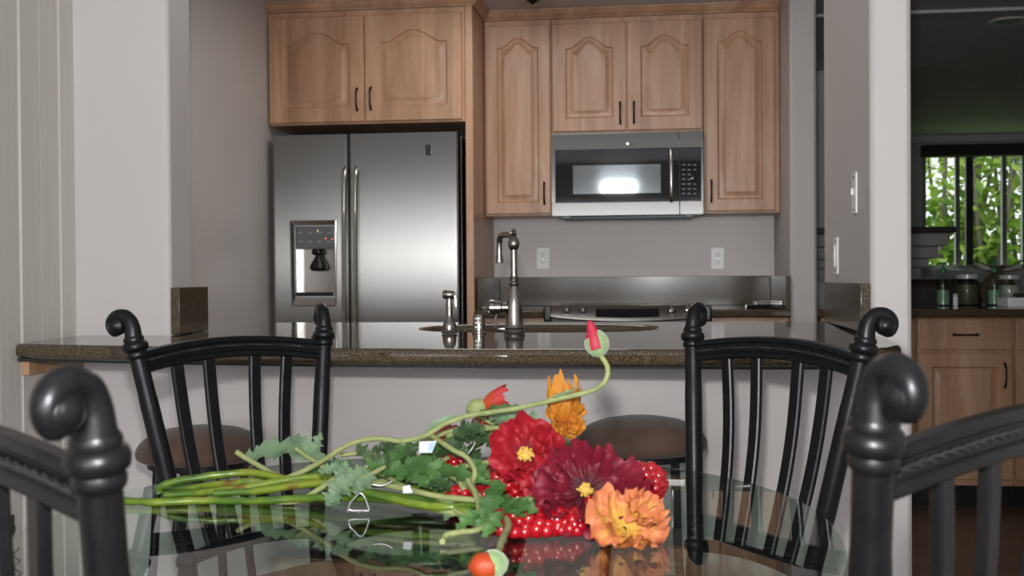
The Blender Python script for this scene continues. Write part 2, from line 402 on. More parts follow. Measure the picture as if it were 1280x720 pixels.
for k in range(650):
    q = Vector((rnd.uniform(1.5, 6.5), rnd.uniform(17, 18), rnd.uniform(-.05, 1.35 + .4 * math.sin(k)))); d = Vector((rnd.gauss(0, 1), rnd.gauss(0, .5), rnd.gauss(0, 1))).normalized() * .2
    s = d.cross(Vector((rnd.gauss(0, 1), 1, 0))).normalized() * .07
    out_h.faces.new([out_h.verts.new(q), out_h.verts.new(q + d * .5 + s), out_h.verts.new(q + d), out_h.verts.new(q + d * .5 - s)])
h = obj('garden_hedge', out_h, M['leaf_out'], None, 0, fix=False); tag(h, 'sunlit leafy hedge at the back of the garden', 'hedge')

# ------------------------------------------------------------------ bar counter with sink
CT = .915
def rounded_poly(pts, rads, n=6):
    out = []
    N = len(pts)
    for i in range(N):
        p = Vector((*pts[i], 0)); a = Vector((*pts[i - 1], 0)); b = Vector((*pts[(i + 1) % N], 0)); r = rads[i]
        if r <= 0: out.append((p.x, p.y)); continue
        p0 = p + (a - p).normalized() * r; p1 = p + (b - p).normalized() * r
        for k in range(n + 1):
            t = k / n; q = p0 * (1 - t) ** 2 + p * 2 * t * (1 - t) + p1 * t * t; out.append((q.x, q.y))
    return out
front = [(XL + .002, 2.80), (-1.60, 2.765), (-1.4, 2.725), (-1.2, 2.69), (-1.0, 2.665), (-.8, 2.645), (-.6, 2.632), (-.35, 2.622), (-.05, 2.62), (.2, 2.615), (.36, 2.62), (.46, 2.645), (.525, 2.70), (.56, 2.78), (.575, 2.9)]
outline = front + [(.58, YP - .001), (.549, YP - .001), (.549, 3.79), (XKL + .002, 3.79), (XKL + .002, YP + .152), (-1.383, YP + .152), (-1.383, YP - .001), (XL + .002, YP - .001)]
sink = []; SX, SY = -.365, 3.455
def zt_(y): return CT + .012 * (y - 2.62)      # the bar top runs very slightly uphill towards the kitchen
def uphill(bm):
    for v in bm.verts: v.co.z += .012 * (v.co.y - 2.62)
    return bm
for k in range(40):
    a = 2 * PI * k / 40; ca, sa = math.cos(a), math.sin(a)
    sink.append((SX + .355 * math.copysign(abs(ca) ** .75, ca), SY + .215 * math.copysign(abs(sa) ** .75, sa)))
bm = prism(nbm(), outline, CT - .038, CT, .012, 3, holes=[sink]); uphill(bm)
o = obj('bar_countertop', bm, M['granite'], None, 40); tag(o, 'long speckled brown granite bar top with a bowed front edge', 'countertop')
# substrate below the overhang
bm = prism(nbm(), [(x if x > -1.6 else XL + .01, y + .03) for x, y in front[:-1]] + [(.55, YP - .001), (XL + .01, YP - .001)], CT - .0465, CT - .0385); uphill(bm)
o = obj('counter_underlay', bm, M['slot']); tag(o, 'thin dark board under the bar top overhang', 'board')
# sink basin
s = thing('kitchen_sink', 'stainless undermount sink with rounded ends set in the bar top', 'sink', (SX, SY, CT - .23))
b = nbm(); rr = []
for sc_, z in ((1.03, CT - .0305), (1.015, CT - .031), (.985, CT - .06), (.96, CT - .2), (.9, CT - .225), (.12, CT - .23)):
    rr.append([b.verts.new((SX + (x - SX) * sc_, SY + (y - SY) * sc_, z)) for x, y in sink])
for i in range(len(rr) - 1):
    for k in range(40): b.faces.new((rr[i][k], rr[i][(k + 1) % 40], rr[i + 1][(k + 1) % 40], rr[i + 1][k]))
obj('basin', b, M['steel_plain'], s)
obj('drain', lathe(nbm(), [(0.001, .004), (.03, .004), (.043, .001), (.045, -.01)], (SX, SY, CT - .23), seg=24), M['chrome'], s)
# base cabinets under the kitchen side of the bar (behind the low wall)
def door_mesh(w, h, arch=0., stile=.06, t=.019):
    """raised panel door, lying in XZ, front towards -Y, lower left corner at origin"""
    bm = nbm()
    nb, ns, nt = 4, 6, 20
    def ring(x0, x1, z0, zs, rise, y):
        pts = []
        for i in range(nb): pts.append((x0 + (x1 - x0) * i / nb, z0))
        for i in range(ns): pts.append((x1, z0 + (zs - z0) * i / ns))
        for i in range(nt):
            u = i / nt; tt = 1 - 2 * u
            e = min(abs(tt) / .84, 1.)
            bump = (.5 * (1 + math.cos(PI * e))) ** .8
            pts.append((x1 + (x0 - x1) * u, zs + rise * bump))
        for i in range(ns): pts.append((x0, zs + (z0 - zs) * i / ns))
        return [bm.verts.new((p[0], y, p[1])) for p in pts]
    st = stile; top = h - st * 1.05 - arch
    def off(k): return (st + k, w - st - k, st + k, top - k * .9, arch)
    R = [ring(0, w, 0, h, 0, 0), ring(0, w, 0, h, 0, -t + .004), ring(.004, w - .004, .004, h - .004, 0, -t), ring(*off(-.004), -t), ring(*off(0), -t + .003), ring(*off(.004), -t + .0095), ring(*off(.012), -t + .010), ring(*off(.034), -t + .003), ring(*off(.036), -t + .002)]
    for a, b in zip(R[:-1], R[1:]):
        for k in range(len(a)): bm.faces.new((a[k], a[(k + 1) % len(a)], b[(k + 1) % len(a)], b[k]))
    # fill the panel field symmetric about its centre line
    last = R[-1]; n = len(last)
    es = [bm.edges.get((last[k], last[(k + 1) % n])) for k in range(n)]
    bmesh.ops.triangle_fill(bm, edges=es, use_beauty=True)
    bm.faces.new(R[0])
    return bm
def flat_front(w, h, t=.019):
    bm = box(nbm(), 0, w, -t, 0, 0, h, .004, 2); return bm
def pull(bm, p, vertical=True, L=.108):
    d = Vector((0, 0, 1)) if vertical else Vector((1, 0, 0)); p = Vector(p); out = Vector((0, -1, 0))
    pts = [p - d * L / 2 , p - d * L * .46 + out * .012, p - d * L * .3 + out * .024, p + out * .028, p + d * L * .3 + out * .024, p + d * L * .46 + out * .012, p + d * L / 2]
    sp = smooth_path(pts, 4); n = len(sp)
    rr = [.0062 if (i < 4 or i > n - 5) else .0042 + .0016 * abs(math.cos(PI * i / (n - 1))) for i in range(n)]
    tube(bm, sp, rr, 8)
    for e in (-1, 1): ball(bm, p + d * e * L * .47 + out * .004, .0085, .75, .6, 1.2, 1)
    return bm
def add_door(par, x0, x1, z0, z1, y, arch=0., stile=.06, handle=None, name='door', m='maple'):
    b = door_mesh(x1 - x0, z1 - z0, arch, stile)
    bmesh.ops.translate(b, verts=b.verts[:], vec=(x0, y, z0)); d = obj(name, b, M[m], par, 25)
    if handle: obj('handle', pull(nbm(), (handle[0], y - .019, handle[1]), True), M['bronze'], d)
    return d
def add_drawer(par, x0, x1, z0, z1, y, handle=True):
    b = flat_front(x1 - x0, z1 - z0); bmesh.ops.translate(b, verts=b.verts[:], vec=(x0, y, z0)); d = obj('drawer', b, M['maple'], par, 25)
    if handle: obj('handle', pull(nbm(), ((x0 + x1) / 2, y - .019, (z0 + z1) / 2), False), M['bronze'], d)
    return d
def cabinet_body(par, x0, x1, y0, y1, z0, z1, name='cabinet_body'):
    return obj(name, box(nbm(), x0, x1, y0, y1, z0, z1, .002, 1), M['maple'], par, 25)

# bar side base cabinets, kitchen side (their backs to the low wall)
for i, (xa, xb, lb) in enumerate([(-1.92, -1.385 + .6, 'maple base cabinet at the left end behind the low bar wall'), (.0, .54, 'maple base cabinet at the right end behind the low bar wall')]):
    t = thing('base_cabinet', lb, 'cabinet', ((xa + xb) / 2, 3.6, 0))
    cabinet_body(t, xa + .004, xb - .004, YP + .155, 3.75, .0, CT - .035)
t = thing('sink_cabinet', 'open-topped maple sink cabinet under the stainless sink', 'cabinet', (-.37, 3.6, 0))
bm = nbm(); box(bm, -.78, -.76, YP + .155, 3.75, .0, CT - .035); box(bm, -.02, -.004, YP + .155, 3.75, .0, CT - .035); box(bm, -.76, -.02, 4.02, 3.75, .0, CT - .035); box(bm, -.76, -.02, YP + .155, 3.73, .1, .12)
obj('cabinet_body', bm, M['maple'], t)

# wooden cleat along the paneling under the bar
o = obj('wood_cleat', prism(nbm(), [(XL + .001, 2.83), (XL + .022, 2.83), (XL + .022, YP - .002), (XL + .001, YP - .002)], CT - .084, CT - .0455, .002, 1), M['cleat']); tag(o, 'short raw wood cleat on the paneling under the bar top', 'cleat')
# side splashes on the bar
o = obj('side_splash', box(nbm(), -1.3845, -1.358, YP + .0, 3.33, CT + .0093, 1.057, .002), M['granite_splash']); tag(o, 'short granite side splash on the left end of the bar opening', 'splash')
o = obj('side_splash', box(nbm(), .525, .5505, YP - .0, 3.789, CT + .0145, 1.057, .002), M['granite_splash']); tag(o, 'long granite side splash on the right jamb of the bar opening', 'splash')

# ------------------------------------------------------------------ faucet, sprayer, air gap
fp = on(643, 418, 1, 3.185); fp.z = zt_(3.185) + .0012
t = thing('kitchen_faucet', 'tall brushed nickel faucet with a short hooked spout beside the sink', 'faucet', fp)
t['label'] = 'tall brushed nickel faucet with a short hooked spout beside the sink'
obj('faucet_body', lathe(nbm(), [(.0295, 0), (.0305, .006), (.027, .011), (.0285, .016), (.0255, .022), (.0245, .026), (.0235, .06), (.0225, .085), (.019, .105), (.0145, .122), (.0125, .132), (.015, .136), (.015, .14), (.011, .143), (.0125, .156), (.0095, .16), (.0095, .233), (.013, .236), (.0155, .245), (.0165, .252), (.0145, .261), (.009, .268), (.0065, .272), (.0095, .277), (.006, .281), (.007, .286), (.003, .292), (0, .293)], fp, seg=32), M['nickel'], t)
e = on(624, 327, 1, 3.32)
sp = smooth_path([fp + Vector((0, 0, .25)), fp + Vector((-.006, .025, .256)), fp + Vector((-.014, .052, .275)), Vector((e.x + .012, e.y - .018, CT + .287)), Vector((e.x + .002, e.y, CT + .275)), Vector((e.x, e.y + .004, CT + .25)), Vector((e.x, e.y + .004, CT + .222))], 5)
bm = nbm(); tube(bm, sp, [.0095, .0085], 12); lathe(bm, [(.0085, .0), (.011, -.002), (.012, -.02), (.0095, -.022)], (e.x, e.y + .004, CT + .228), seg=16); obj('spout', bm, M['nickel'], t)
bm = nbm(); lathe(bm, [(.0, 0), (.014, .0), (.014, .03), (.019, .034), (.0195, .05), (.0225, .052), (.0225, .064), (.014, .072), (0, .074)], fp + Vector((-.004, .0, .072)), axis=(-1, -.12, 0), seg=24)
tube(bm, [fp + Vector((-.05, -.006, .06)), fp + Vector((-.052, -.01, .035)), fp + Vector((-.05, -.012, .02))], [.004, .0055], 8); obj('lever', bm, M['nickel'], t)
sp_ = on(562, 418, 1, 3.185); sp_.z = fp.z
t = thing('side_sprayer', 'small brushed nickel side sprayer left of the tall faucet', 'sprayer', sp_)
obj('sprayer_body', lathe(nbm(), [(.022, 0), (.023, .004), (.019, .01), (.0195, .02), (.0165, .032), (.011, .04), (.0085, .055), (.0105, .075), (.009, .09), (.0095, .1)], sp_, seg=24), M['nickel'], t)
bm = nbm(); lathe(bm, [(0, 0), (.012, .001), (.0145, .012), (.0125, .03), (.009, .034), (0, .035)], sp_ + Vector((.015, .004, .108)), axis=(-1, -.2, .05), seg=20); obj('spray_head', bm, M['nickel'], t)
obj('trigger', tube(nbm(), smooth_path([sp_ + Vector((.006, 0, .116)), sp_ + Vector((.016, -.003, .108)), sp_ + Vector((.02, -.004, .075))], 4), [.0035, .003], 8), M['chrome'], t)
ag = on(599, 418, 1, 3.185); ag.z = fp.z
t = thing('air_gap', 'short nickel air gap cap with slots between sprayer and faucet', 'air gap', ag)
obj('cap', lathe(nbm(), [(.021, 0), (.021, .004), (.017, .006), (.017, .05), (.015, .053), (0, .053)], ag, seg=28), M['nickel'], t)
bm = nbm()
for z in (.018, .03, .042): box(bm, ag.x - .009, ag.x + .007, ag.y - .0178, ag.y - .0165, ag.z + z - .0018, ag.z + z + .0018)
box(bm, ag.x - .002, ag.x + .001, ag.y - .0179, ag.y - .0165, ag.z + .012, ag.z + .046); obj('slot', bm, M['white'], t)

# ------------------------------------------------------------------ kitchen back run
YC = 5.42
cx0, cx1 = -.885, .599; rx0, rx1 = -.547, .237
pts = [(cx0, YC), (rx0 - .003, YC), (rx0 - .003, 6.04), (rx1 + .003, 6.04), (rx1 + .003, YC), (cx1, YC), (cx1, YK - .001), (cx0, YK - .001)]
o = obj('back_countertop', prism(nbm(), pts, CT - .038, CT, .01, 3), M['granite']); tag(o, 'dark granite worktop around the range on the back wall', 'countertop')
o = obj('back_splash', box(nbm(), cx0 + .021, cx1 - .021, YK - .021, YK - .001, CT + .0005, 1.07, .002), M['granite_splash']); tag(o, 'long polished granite backsplash behind the range', 'splash')
o = obj('side_splash', box(nbm(), cx1 - .0205, cx1 + .0003, YC + .01, YK - .001, CT + .0005, 1.07, .002), M['granite_splash']); tag(o, 'granite side splash against the wall right of the range', 'splash')
o = obj('side_splash', box(nbm(), cx0 - .0003, cx0 + .0205, YC + .12, YK - .001, CT + .0005, 1.07, .002), M['granite_splash']); tag(o, 'granite side splash against the tall maple fridge panel', 'splash')
for xa, xb, lb in ((cx0, rx0 - .004, 'maple base cabinet with one drawer left of the range'), (rx1 + .004, cx1 - .003, 'maple base cabinet with one drawer right of the range')):
    t = thing('base_cabinet', lb, 'cabinet', ((xa + xb) / 2, 5.8, 0))
    cabinet_body(t, xa, xb, YC + .045, YK - .002, .1, CT - .039)
    add_drawer(t, xa + .012, xb - .012, .722, .868, YC + .045); add_door(t, xa + .012, xb - .012, .12, .712, YC + .045, handle=(xb - .05, .6))
    obj('toe_kick', box(nbm(), xa, xb, YC + .11, YK - .05, 0, .1), M['black'], t)
# range
t = thing('range_stove', 'slide-in range with black glass top and stainless knob panel', 'stove', ((rx0 + rx1) / 2, 5.8, 0))
obj('range_body', box(nbm(), rx0, rx1, YC + .03, 6.03, .02, .895, .004), M['black'], t)
obj('cooktop', box(nbm(), rx0 + .001, rx1 - .001, YC + .02, 6.035, .896, .921, .006), M['blackglass'], t)
bm = nbm(); n = 24; rows = []
for i in range(n + 1):
    u = i / n; x = rx0 + .035 + (rx1 - rx0 - .07) * u; s_ = math.sin(PI * u)
    zb = .888 - .022 * s_ ** .7; yb = YC - .035 - .02 * s_
    rows.append([bm.verts.new(c) for c in ((x, YC + .05, .885), (x, YC + .045, .932), (x, YC + .03, .936), (x, YC + .018, .932), (x, yb, zb + .006), (x, yb - .004, zb), (x, yb + .004, zb - .006), (x, YC + .03, zb - .004))])
for i in range(n):
    for k in range(8): bm.faces.new((rows[i][k], rows[i][(k + 1) % 8], rows[i + 1][(k + 1) % 8], rows[i + 1][k]))
bm.faces.new(rows[0]); bm.faces.new(rows[-1][::-1])
M['steel_dark'] = mat('dark_satin_steel', (.24, .235, .225), .35, 1.); obj('control_panel', bm, M['steel_dark'], t, 30)
for x in (rx0, rx1 - .035): obj('end_cap', box(nbm(), x, x + .035, YC - .02, YC + .07, .862, .935, .01, 3), M['black'], t)
bm = nbm()
sl = Vector((0, -.053, -.05)).normalized(); nrm = Vector((0, -.68, .73)).normalized()
def on_panel(x, f_): 
    u = (x - rx0 - .035) / (rx1 - rx0 - .07); s_ = math.sin(PI * u); a = Vector((x, YC + .018, .932)); b_ = Vector((x, YC - .035 - .02 * s_, .894 - .022 * s_ ** .7)); return a.lerp(b_, f_)
xs = [on(745 + (824 - 745) * i / 10, 390, 1, YC).x for i in range(11)]
q = [[bm.verts.new(on_panel(x, f_) + nrm * .0018) for f_ in (.22, .85)] for x in xs]
for i in range(10): bm.faces.new((q[i][0], q[i][1], q[i + 1][1], q[i + 1][0]))
obj('display', bm, M['blackglass'], t)
for px in (709, 729, 840, 861):
    x = on(px, 388, 1, YC).x; p = on_panel(x, .38)
    k_ = obj('knob', lathe(nbm(), [(.015, 0), (.0155, .006), (.0115, .008), (.0105, .026), (.008, .029), (0, .029)], p + nrm * .001, axis=nrm, seg=20), M['chrome'], t)
    obj('knob_bezel', lathe(nbm(), [(.012, 0), (.0205, 0), (.0205, .002), (.012, .002)], p + nrm * .0005, axis=nrm, seg=24, cap=False), M['black'], k_)
obj('oven_door', box(nbm(), rx0 + .005, rx1 - .005, YC + .0, YC + .029, .2, .84, .006), M['steel'], t)
obj('oven_handle', tube(nbm(), smooth_path([(rx0 + .06, YC, .79), (rx0 + .07, YC - .04, .79), (rx1 - .07, YC - .04, .79), (rx1 - .06, YC, .79)], 5), .011, 10), M['steel_plain'], t)
# small black tray
a = on(936, 384, 2, CT).x
t = thing('spoon_tray', 'small shiny black tray with chrome rim on the counter right of the range', 'tray', (.47, 5.56, CT))
bm = nbm(); prism(bm, [(.405, 5.5), (.575, 5.5), (.575, 5.62), (.405, 5.62)], CT + .001, CT + .02, .006, 2); obj('tray_base', bm, M['blackglass'], t)
bm = nbm()
for z, w_ in ((.026, .006), (.036, .004)): box(bm, .43 + w_, .572, 5.505, 5.61, CT + z - .002, CT + z + .002, .001)
for x in (.45, .56): box(bm, x, x + .006, 5.52, 5.6, CT + .02, CT + .036)
obj('rim', bm, M['chrome'], t)

# outlets and switches
def outlet(x, y, z, label, group='outlets on the kitchen back wall'):
    t = thing('wall_outlet', label, 'outlet', (x, y, z))
    obj('cover_plate', box(nbm(), x - .035, x + .035, y - .005, y - .0003, z - .057, z + .057, .003), M['white'], t)
    for dz in (-.02, .02):
        r = obj('receptacle', prism2(x, y - .0052, z + dz), M['white'], t)
        b = nbm()
        for dx in (-.0065, .0065): box(b, x + dx - .0013, x + dx + .0013, y - .0092, y - .0078, z + dz - .002, z + dz + .008)
        lathe(b, [(.0025, 0), (.0025, .001)], (x, y - .0092, z + dz - .009), axis=(0, 1, 0), seg=10)
        obj('socket_hole', b, M['slot'], r)
    b = nbm(); lathe(b, [(.003, 0), (.002, .001)], (x, y - .005, z), axis=(0, -1, 0), seg=10); obj('screw', b, M['steel_plain'], t)
def prism2(x, y, z):
    b = nbm(); lathe(b, [(.0165, 0), (.0165, -.003), (.0155, -.0035)], (x, y, z), axis=(0, 1, 0), seg=20); return b
outlet(-.628, YK, 1.171, 'white duplex outlet on the kitchen wall behind the faucet')
outlet(.305, YK, 1.163, 'white duplex outlet on the kitchen wall right of the microwave')
xp = .551
M['lever'] = mat('switch_rocker', (.75, .75, .73), .3)
for (pxm, pym, lb, kd) in ((1069.5, 241.5, 'white toggle switch plate, upper one on the right jamb', 0), (1046.5, 320, 'white rocker switch plate, lower one on the right jamb', 1)):
    q = on(pxm, pym, 0, xp); t = thing('light_switch', lb, 'switch', q)
    obj('cover_plate', box(nbm(), xp - .006, xp - .0003, q.y - .036, q.y + .036, q.z - .058, q.z + .058, .003), M['white'], t)
    if kd: obj('rocker', box(nbm(), xp - .012, xp - .0062, q.y - .016, q.y + .016, q.z - .033, q.z + .033, .002), M['lever'], t)
    else: obj('toggle', box(nbm(), xp - .014, xp - .0062, q.y - .005, q.y + .005, q.z - .006, q.z + .014, .002), M['lever'], t)
    for dz in (-.045, .045): obj('screw', lathe(nbm(), [(.004, 0), (.003, .0015)], (xp - .006, q.y, q.z + dz), axis=(-1, 0, 0), seg=10), M['slot'], t)
bpy.data.objects['light_switch']['label'] = 'white toggle switch plate, upper one on the right jamb'

# ------------------------------------------------------------------ upper cabinets
YU = 5.87; UB, UT = 1.386, 2.392
t = thing('upper_cabinet', 'tall single-door maple wall cabinet left of the microwave', 'cabinet', (-.72, 6.0, UB))
cabinet_body(t, -.893, -.547, YU, YK - .002, UB, UT)
add_door(t, -.884, -.552, UB + .01, UT - .03, YU, .052, .062, (on(681, 242, 1, YU).x, on(681, 242, 1, YU).z))
t = thing('upper_cabinet', 'two-door maple wall cabinet directly above the microwave', 'cabinet', (-.16, 6.0, 1.8))
cabinet_body(t, -.545, .222, YU, YK - .002, 1.802, UT)
p = on(775.5, 142, 1, YU); add_door(t, -.539, -.164, 1.812, UT - .03, YU, .055, .07, (p.x, p.z))
p = on(792.5, 141, 1, YU); add_door(t, -.158, .216, 1.812, UT - .03, YU, .055, .07, (p.x, p.z))
t = thing('upper_cabinet', 'tall single-door maple wall cabinet right of the microwave', 'cabinet', (.41, 6.0, UB))
cabinet_body(t, .224, .597, YU, YK - .002, UB, UT)
add_door(t, .232, .572, UB + .01, UT - .03, YU, .055, .062, (on(889, 239, 1, YU).x, on(889, 239, 1, YU).z))
# fridge cabinet
YFC = 5.52; FB = 1.832
t = thing('fridge_cabinet', 'wide two-door maple cabinet above the refrigerator', 'cabinet', (-1.42, 5.8, FB))
cabinet_body(t, XKL + .003, -.935, YFC, YK - .002, FB, UT)
p = on(448, 126, 1, YFC); add_door(t, -1.917, -1.436, FB + .01, UT - .03, YFC, .06, .075, (p.x, p.z + .004))
p = on(465, 125, 1, YFC); add_door(t, -1.430, -.948, FB + .01, UT - .03, YFC, .06, .075, (p.x, p.z + .004))
obj('side_panel', box(nbm(), -.933, -.896, YFC - .01, YK - .002, 0, UT, .002, 1), M['maple'], t)
# crown moulding following both cabinet depths
def crown(path, prof):
    bm = nbm(); rings = []
    n = len(path)
    for i in range(n):
        p = Vector((*path[i], 0)); d0 = (p - Vector((*path[i - 1], 0))).normalized() if i else None; d1 = (Vector((*path[i + 1], 0)) - p).normalized() if i < n - 1 else None
        n0 = Vector((d0.y, -d0.x, 0)) if d0 else None; n1 = Vector((d1.y, -d1.x, 0)) if d1 else None
        if n0 and n1: m_ = (n0 + n1).normalized(); m_ = m_ / m_.dot(n0)
        else: m_ = n0 or n1
        rings.append([bm.verts.new(p + m_ * a + Vector((0, 0, z))) for a, z in prof])
    for i in range(n - 1):
        for k in range(len(prof)): bm.faces.new((rings[i][k], rings[i][(k + 1) % len(prof)], rings[i + 1][(k + 1) % len(prof)], rings[i + 1][k]))
    bm.faces.new(rings[0]); bm.faces.new(rings[-1][::-1]); return bm
pr = [(0, UT + .0005), (0.006, UT + .0005), (.010, UT + .008), (.014, UT + .010), (.026, UT + .026), (.030, UT + .036), (.036, UT + .038), (.036, CEIL - .001), (0, CEIL - .001)]
o = obj('crown_moulding', crown([(XKL + .003, YFC - .001), (-.895, YFC - .001), (-.895, YU - .001), (.598, YU - .001)], pr), M['maple'], None, 30); tag(o, 'maple crown moulding running along the tops of the wall cabinets', 'moulding')

# ------------------------------------------------------------------ refrigerator
t = thing('refrigerator', 'stainless side-by-side refrigerator with water dispenser', 'refrigerator', (-1.43, 5.85, 0))
fx0, fx1 = -1.895, -.965; fs = -1.508; YD = 5.47
obj('fridge_case', box(nbm(), fx0 + .012, fx1 + .008, YD + .075, YK - .03, .02, 1.765, .006), M['black'], t)
def fdoor(x0, x1, cut=None):
    # rounded front edges; optional dispenser recess
    b = nbm(); prof = []; r = .014; n = 6
    def outline_(): 
        pts = [(x0, YD + .07)]
        for k in range(n + 1): a = PI * k / n / 2; pts.append((x0 + r - r * math.cos(a), YD + r - r * math.sin(a)))
        for k in range(n + 1): a = PI * k / n / 2; pts.append((x1 - r + r * math.sin(a), YD + r - r * math.cos(a)))
        pts.append((x1, YD + .07)); return pts
    if not cut: prism(b, outline_(), .1, 1.778); return b
    cx0_, cx1_, cz0, cz1 = cut
    prism(b, outline_(), .1, cz0); prism(b, outline_(), cz1, 1.778)
    o_ = outline_(); L_ = [p for p in o_ if p[0] < (x0 + x1) / 2] + [(cx0_, YD), (cx0_, YD + .07)]; R_ = [(cx1_, YD + .07), (cx1_, YD)] + [p for p in o_ if p[0] > (x0 + x1) / 2]
    prism(b, L_, cz0, cz1); prism(b, R_, cz0, cz1)
    return b
d0 = on(369, 283, 1, YD); d1 = on(418, 370, 1, YD); cut = (d0.x, d1.x, d1.z, d0.z)
dl = obj('freezer_door', fdoor(fx0, fs - .003, cut), M['steel'], t, 30)
dr = obj('fridge_door', fdoor(fs + .003, fx1), M['steel'], t, 30)
for px, dd in ((430, dl), (444, dr)):
    a = on(px, 214, 1, YD - .05); x = a.x
    pts = [(x, YD - .005, 1.61), (x, YD - .035, 1.60), (x, YD - .052, 1.5), (x, YD - .06, 1.2), (x, YD - .06, .9), (x, YD - .052, .6), (x, YD - .035, .5), (x, YD - .005, .49)]
    obj('handle', tube(nbm(), smooth_path(pts, 5), [.011] * 2 + [.0135] * 6 + [.011] * 2, 14, flat=(1, 1)), M['steel_plain'], dd)
bq = on(536, 187.5, 1, YD)
bd = obj('badge', box(nbm(), bq.x - .016, bq.x + .016, YD - .004, YD - .0002, bq.z - .026, bq.z + .026, .006, 3), M['black'], dr)
obj('badge_trim', box(nbm(), bq.x + .009, bq.x + .017, YD - .006, YD - .0042, bq.z - .026, bq.z + .026, .002, 2), M['chrome'], bd)
# dispenser
g0 = on(362, 275.5, 1, YD); g1 = on(423, 383, 1, YD)
X0, X1, Z0, Z1 = g0.x, g1.x, g1.z, g0.z; a0, a1, c0, c1 = cut[0], cut[1], cut[2], cut[3]
ds = nbm()
def quadring(bm, A, B):
    for k in range(4): bm.faces.new((A[k], A[(k + 1) % 4], B[(k + 1) % 4], B[k]))
def rr4(bm, x0, x1, z0, z1, y, f=0): return [bm.verts.new(c) for c in ((x0, y, z0), (x1, y, z0), (x1 - f, y, z1), (x0 + f, y, z1))]
ins = .012
A0 = rr4(ds, X0, X1, Z0, Z1, YD - .001); A1 = rr4(ds, X0 + .003, X1 - .003, Z0 + .003, Z1 - .003, YD - .013); A2 = rr4(ds, X0 + .008, X1 - .008, Z0 + .008, Z1 - .006, YD - .014); A3 = rr4(ds, a0 + .001, a1 - .001, c0 + .002, c1 - .002, YD + .004)
for v_ in (A0, A1, A2):
    v_[0].co.x += .006; v_[1].co.x -= .006
    for w_ in (v_[2], v_[3]): pass
quadring(ds, A0, A1); quadring(ds, A1, A2); quadring(ds, A2, A3)
dp = obj('dispenser_frame', ds, M['steel_plain'], dl, 20)
cp = on(390, 311, 1, YD).z
obj('dispenser_panel', box(nbm(), a0 + .001, a1 - .001, YD + .004, YD + .06, cp, c1 - .001, .003), M['grey_panel'], dl)
bm = nbm(); box(bm, a0 + .0005, a0 + .003, YD + .005, YD + .068, c0, cp); box(bm, a1 - .003, a1 - .0005, YD + .005, YD + .068, c0, cp); box(bm, a0 + .003, a1 - .003, YD + .064, YD + .068, c0, cp)
obj('dispenser_cavity', bm, M['steel_plain'], dl)
obj('drip_tray', box(nbm(), a0 + .003, a1 - .003, YD - .006, YD + .064, c0 + .0005, c0 + .018, .003), M['black'], dl)
xm = (a0 + a1) / 2 + .005
bm = nbm(); lathe(bm, [(.024, 0), (.03, -.02), (.018, -.03)], (xm, YD + .033, cp - .001), seg=16)
lathe(bm, [(.012, -.028), (.022, -.05), (.04, -.078), (.044, -.095), (.034, -.108), (.0, -.112)], (xm + .004, YD + .033, cp), seg=20)
obj('dispenser_paddle', bm, M['black'], dl)
M['amber'] = mat('amber_led', (.6, .3, .1), .4, Emission_Color=(1, .6, .2, 1), Emission_Strength=2.)
M['red'] = mat('red_led', (.6, .1, .05), .4, Emission_Color=(1, .15, .05, 1), Emission_Strength=2.)
M['glyph'] = mat('grey_print', (.38, .38, .38), .5)
for px, py, mm in ((397, 288.5, 'amber'), (407, 298, 'red'), (415, 299, 'red')):
    q = on(px, py, 1, YD + .003); obj('indicator_light', lathe(nbm(), [(.003, 0), (.002, .0015)], (q.x, YD + .0039, q.z), axis=(0, -1, 0), seg=8), M[mm], dl)
bm = nbm()
for r_ in range(2):
    for c_ in range(4):
        q = on(375 + c_ * 12, 291 + r_ * 11, 1, YD); box(bm, q.x - .012, q.x + .012, YD + .002, YD + .0039, q.z - .0025, q.z + .0025)
obj('button_print', bm, M['glyph'], dl)

# ------------------------------------------------------------------ microwave
YM = 5.82; t = thing('microwave', 'stainless over-the-range microwave with black glass door', 'microwave', (-.16, 6.0, 1.378))
mx0, mx1, mz0, mz1 = -.543, .219, 1.380, 1.796
obj('microwave_case', box(nbm(), mx0 + .004, mx1 - .004, YM + .045, YK - .003, mz0 + .001, mz1, .004), M['black'], t)
xs = on(849.5, 220, 1, YM).x; zt = on(700, 188, 1, YM).z; zb_ = on(700, 253.5, 1, YM).z; gx0 = on(694, 220, 1, YM).x; gx1 = on(876.5, 220, 1, YM).x
def framed(x0, x1, gx0_, gx1_):
    b = nbm(); box(b, x0, x1, YM, YM + .044, zt, mz1, .002); box(b, x0, x1, YM, YM + .044, mz0, zb_, .002)
    if gx0_ > x0 + .002: box(b, x0, gx0_, YM, YM + .044, zb_, zt)
    if gx1_ < x1 - .002: box(b, gx1_, x1, YM, YM + .044, zb_, zt)
    return b
md = obj('microwave_door', framed(mx0, xs - .001, gx0, xs), M['steel'], t, 25)
mc = obj('control_panel', framed(xs + .001, mx1, xs, gx1), M['steel'], t, 25)
obj('door_glass', box(nbm(), gx0, xs - .001, YM + .003, YM + .04, zb_, zt, .002), M['blackglass'], md)
M['mesh_glass'] = mat('microwave_window_glass', (.30, .33, .34), .06, .8)
wi0 = on(716, 207, 1, YM); wi1 = on(826, 241, 1, YM)
obj('door_window', box(nbm(), wi0.x, wi1.x, YM + .0015, YM + .0029, wi1.z, wi0.z, .0005, 1), M['mesh_glass'], md)
obj('panel_glass', box(nbm(), xs + .001, gx1, YM + .003, YM + .04, zb_, zt, .002), M['blackglass'], mc)
q = on(839, 220, 1, YM).x
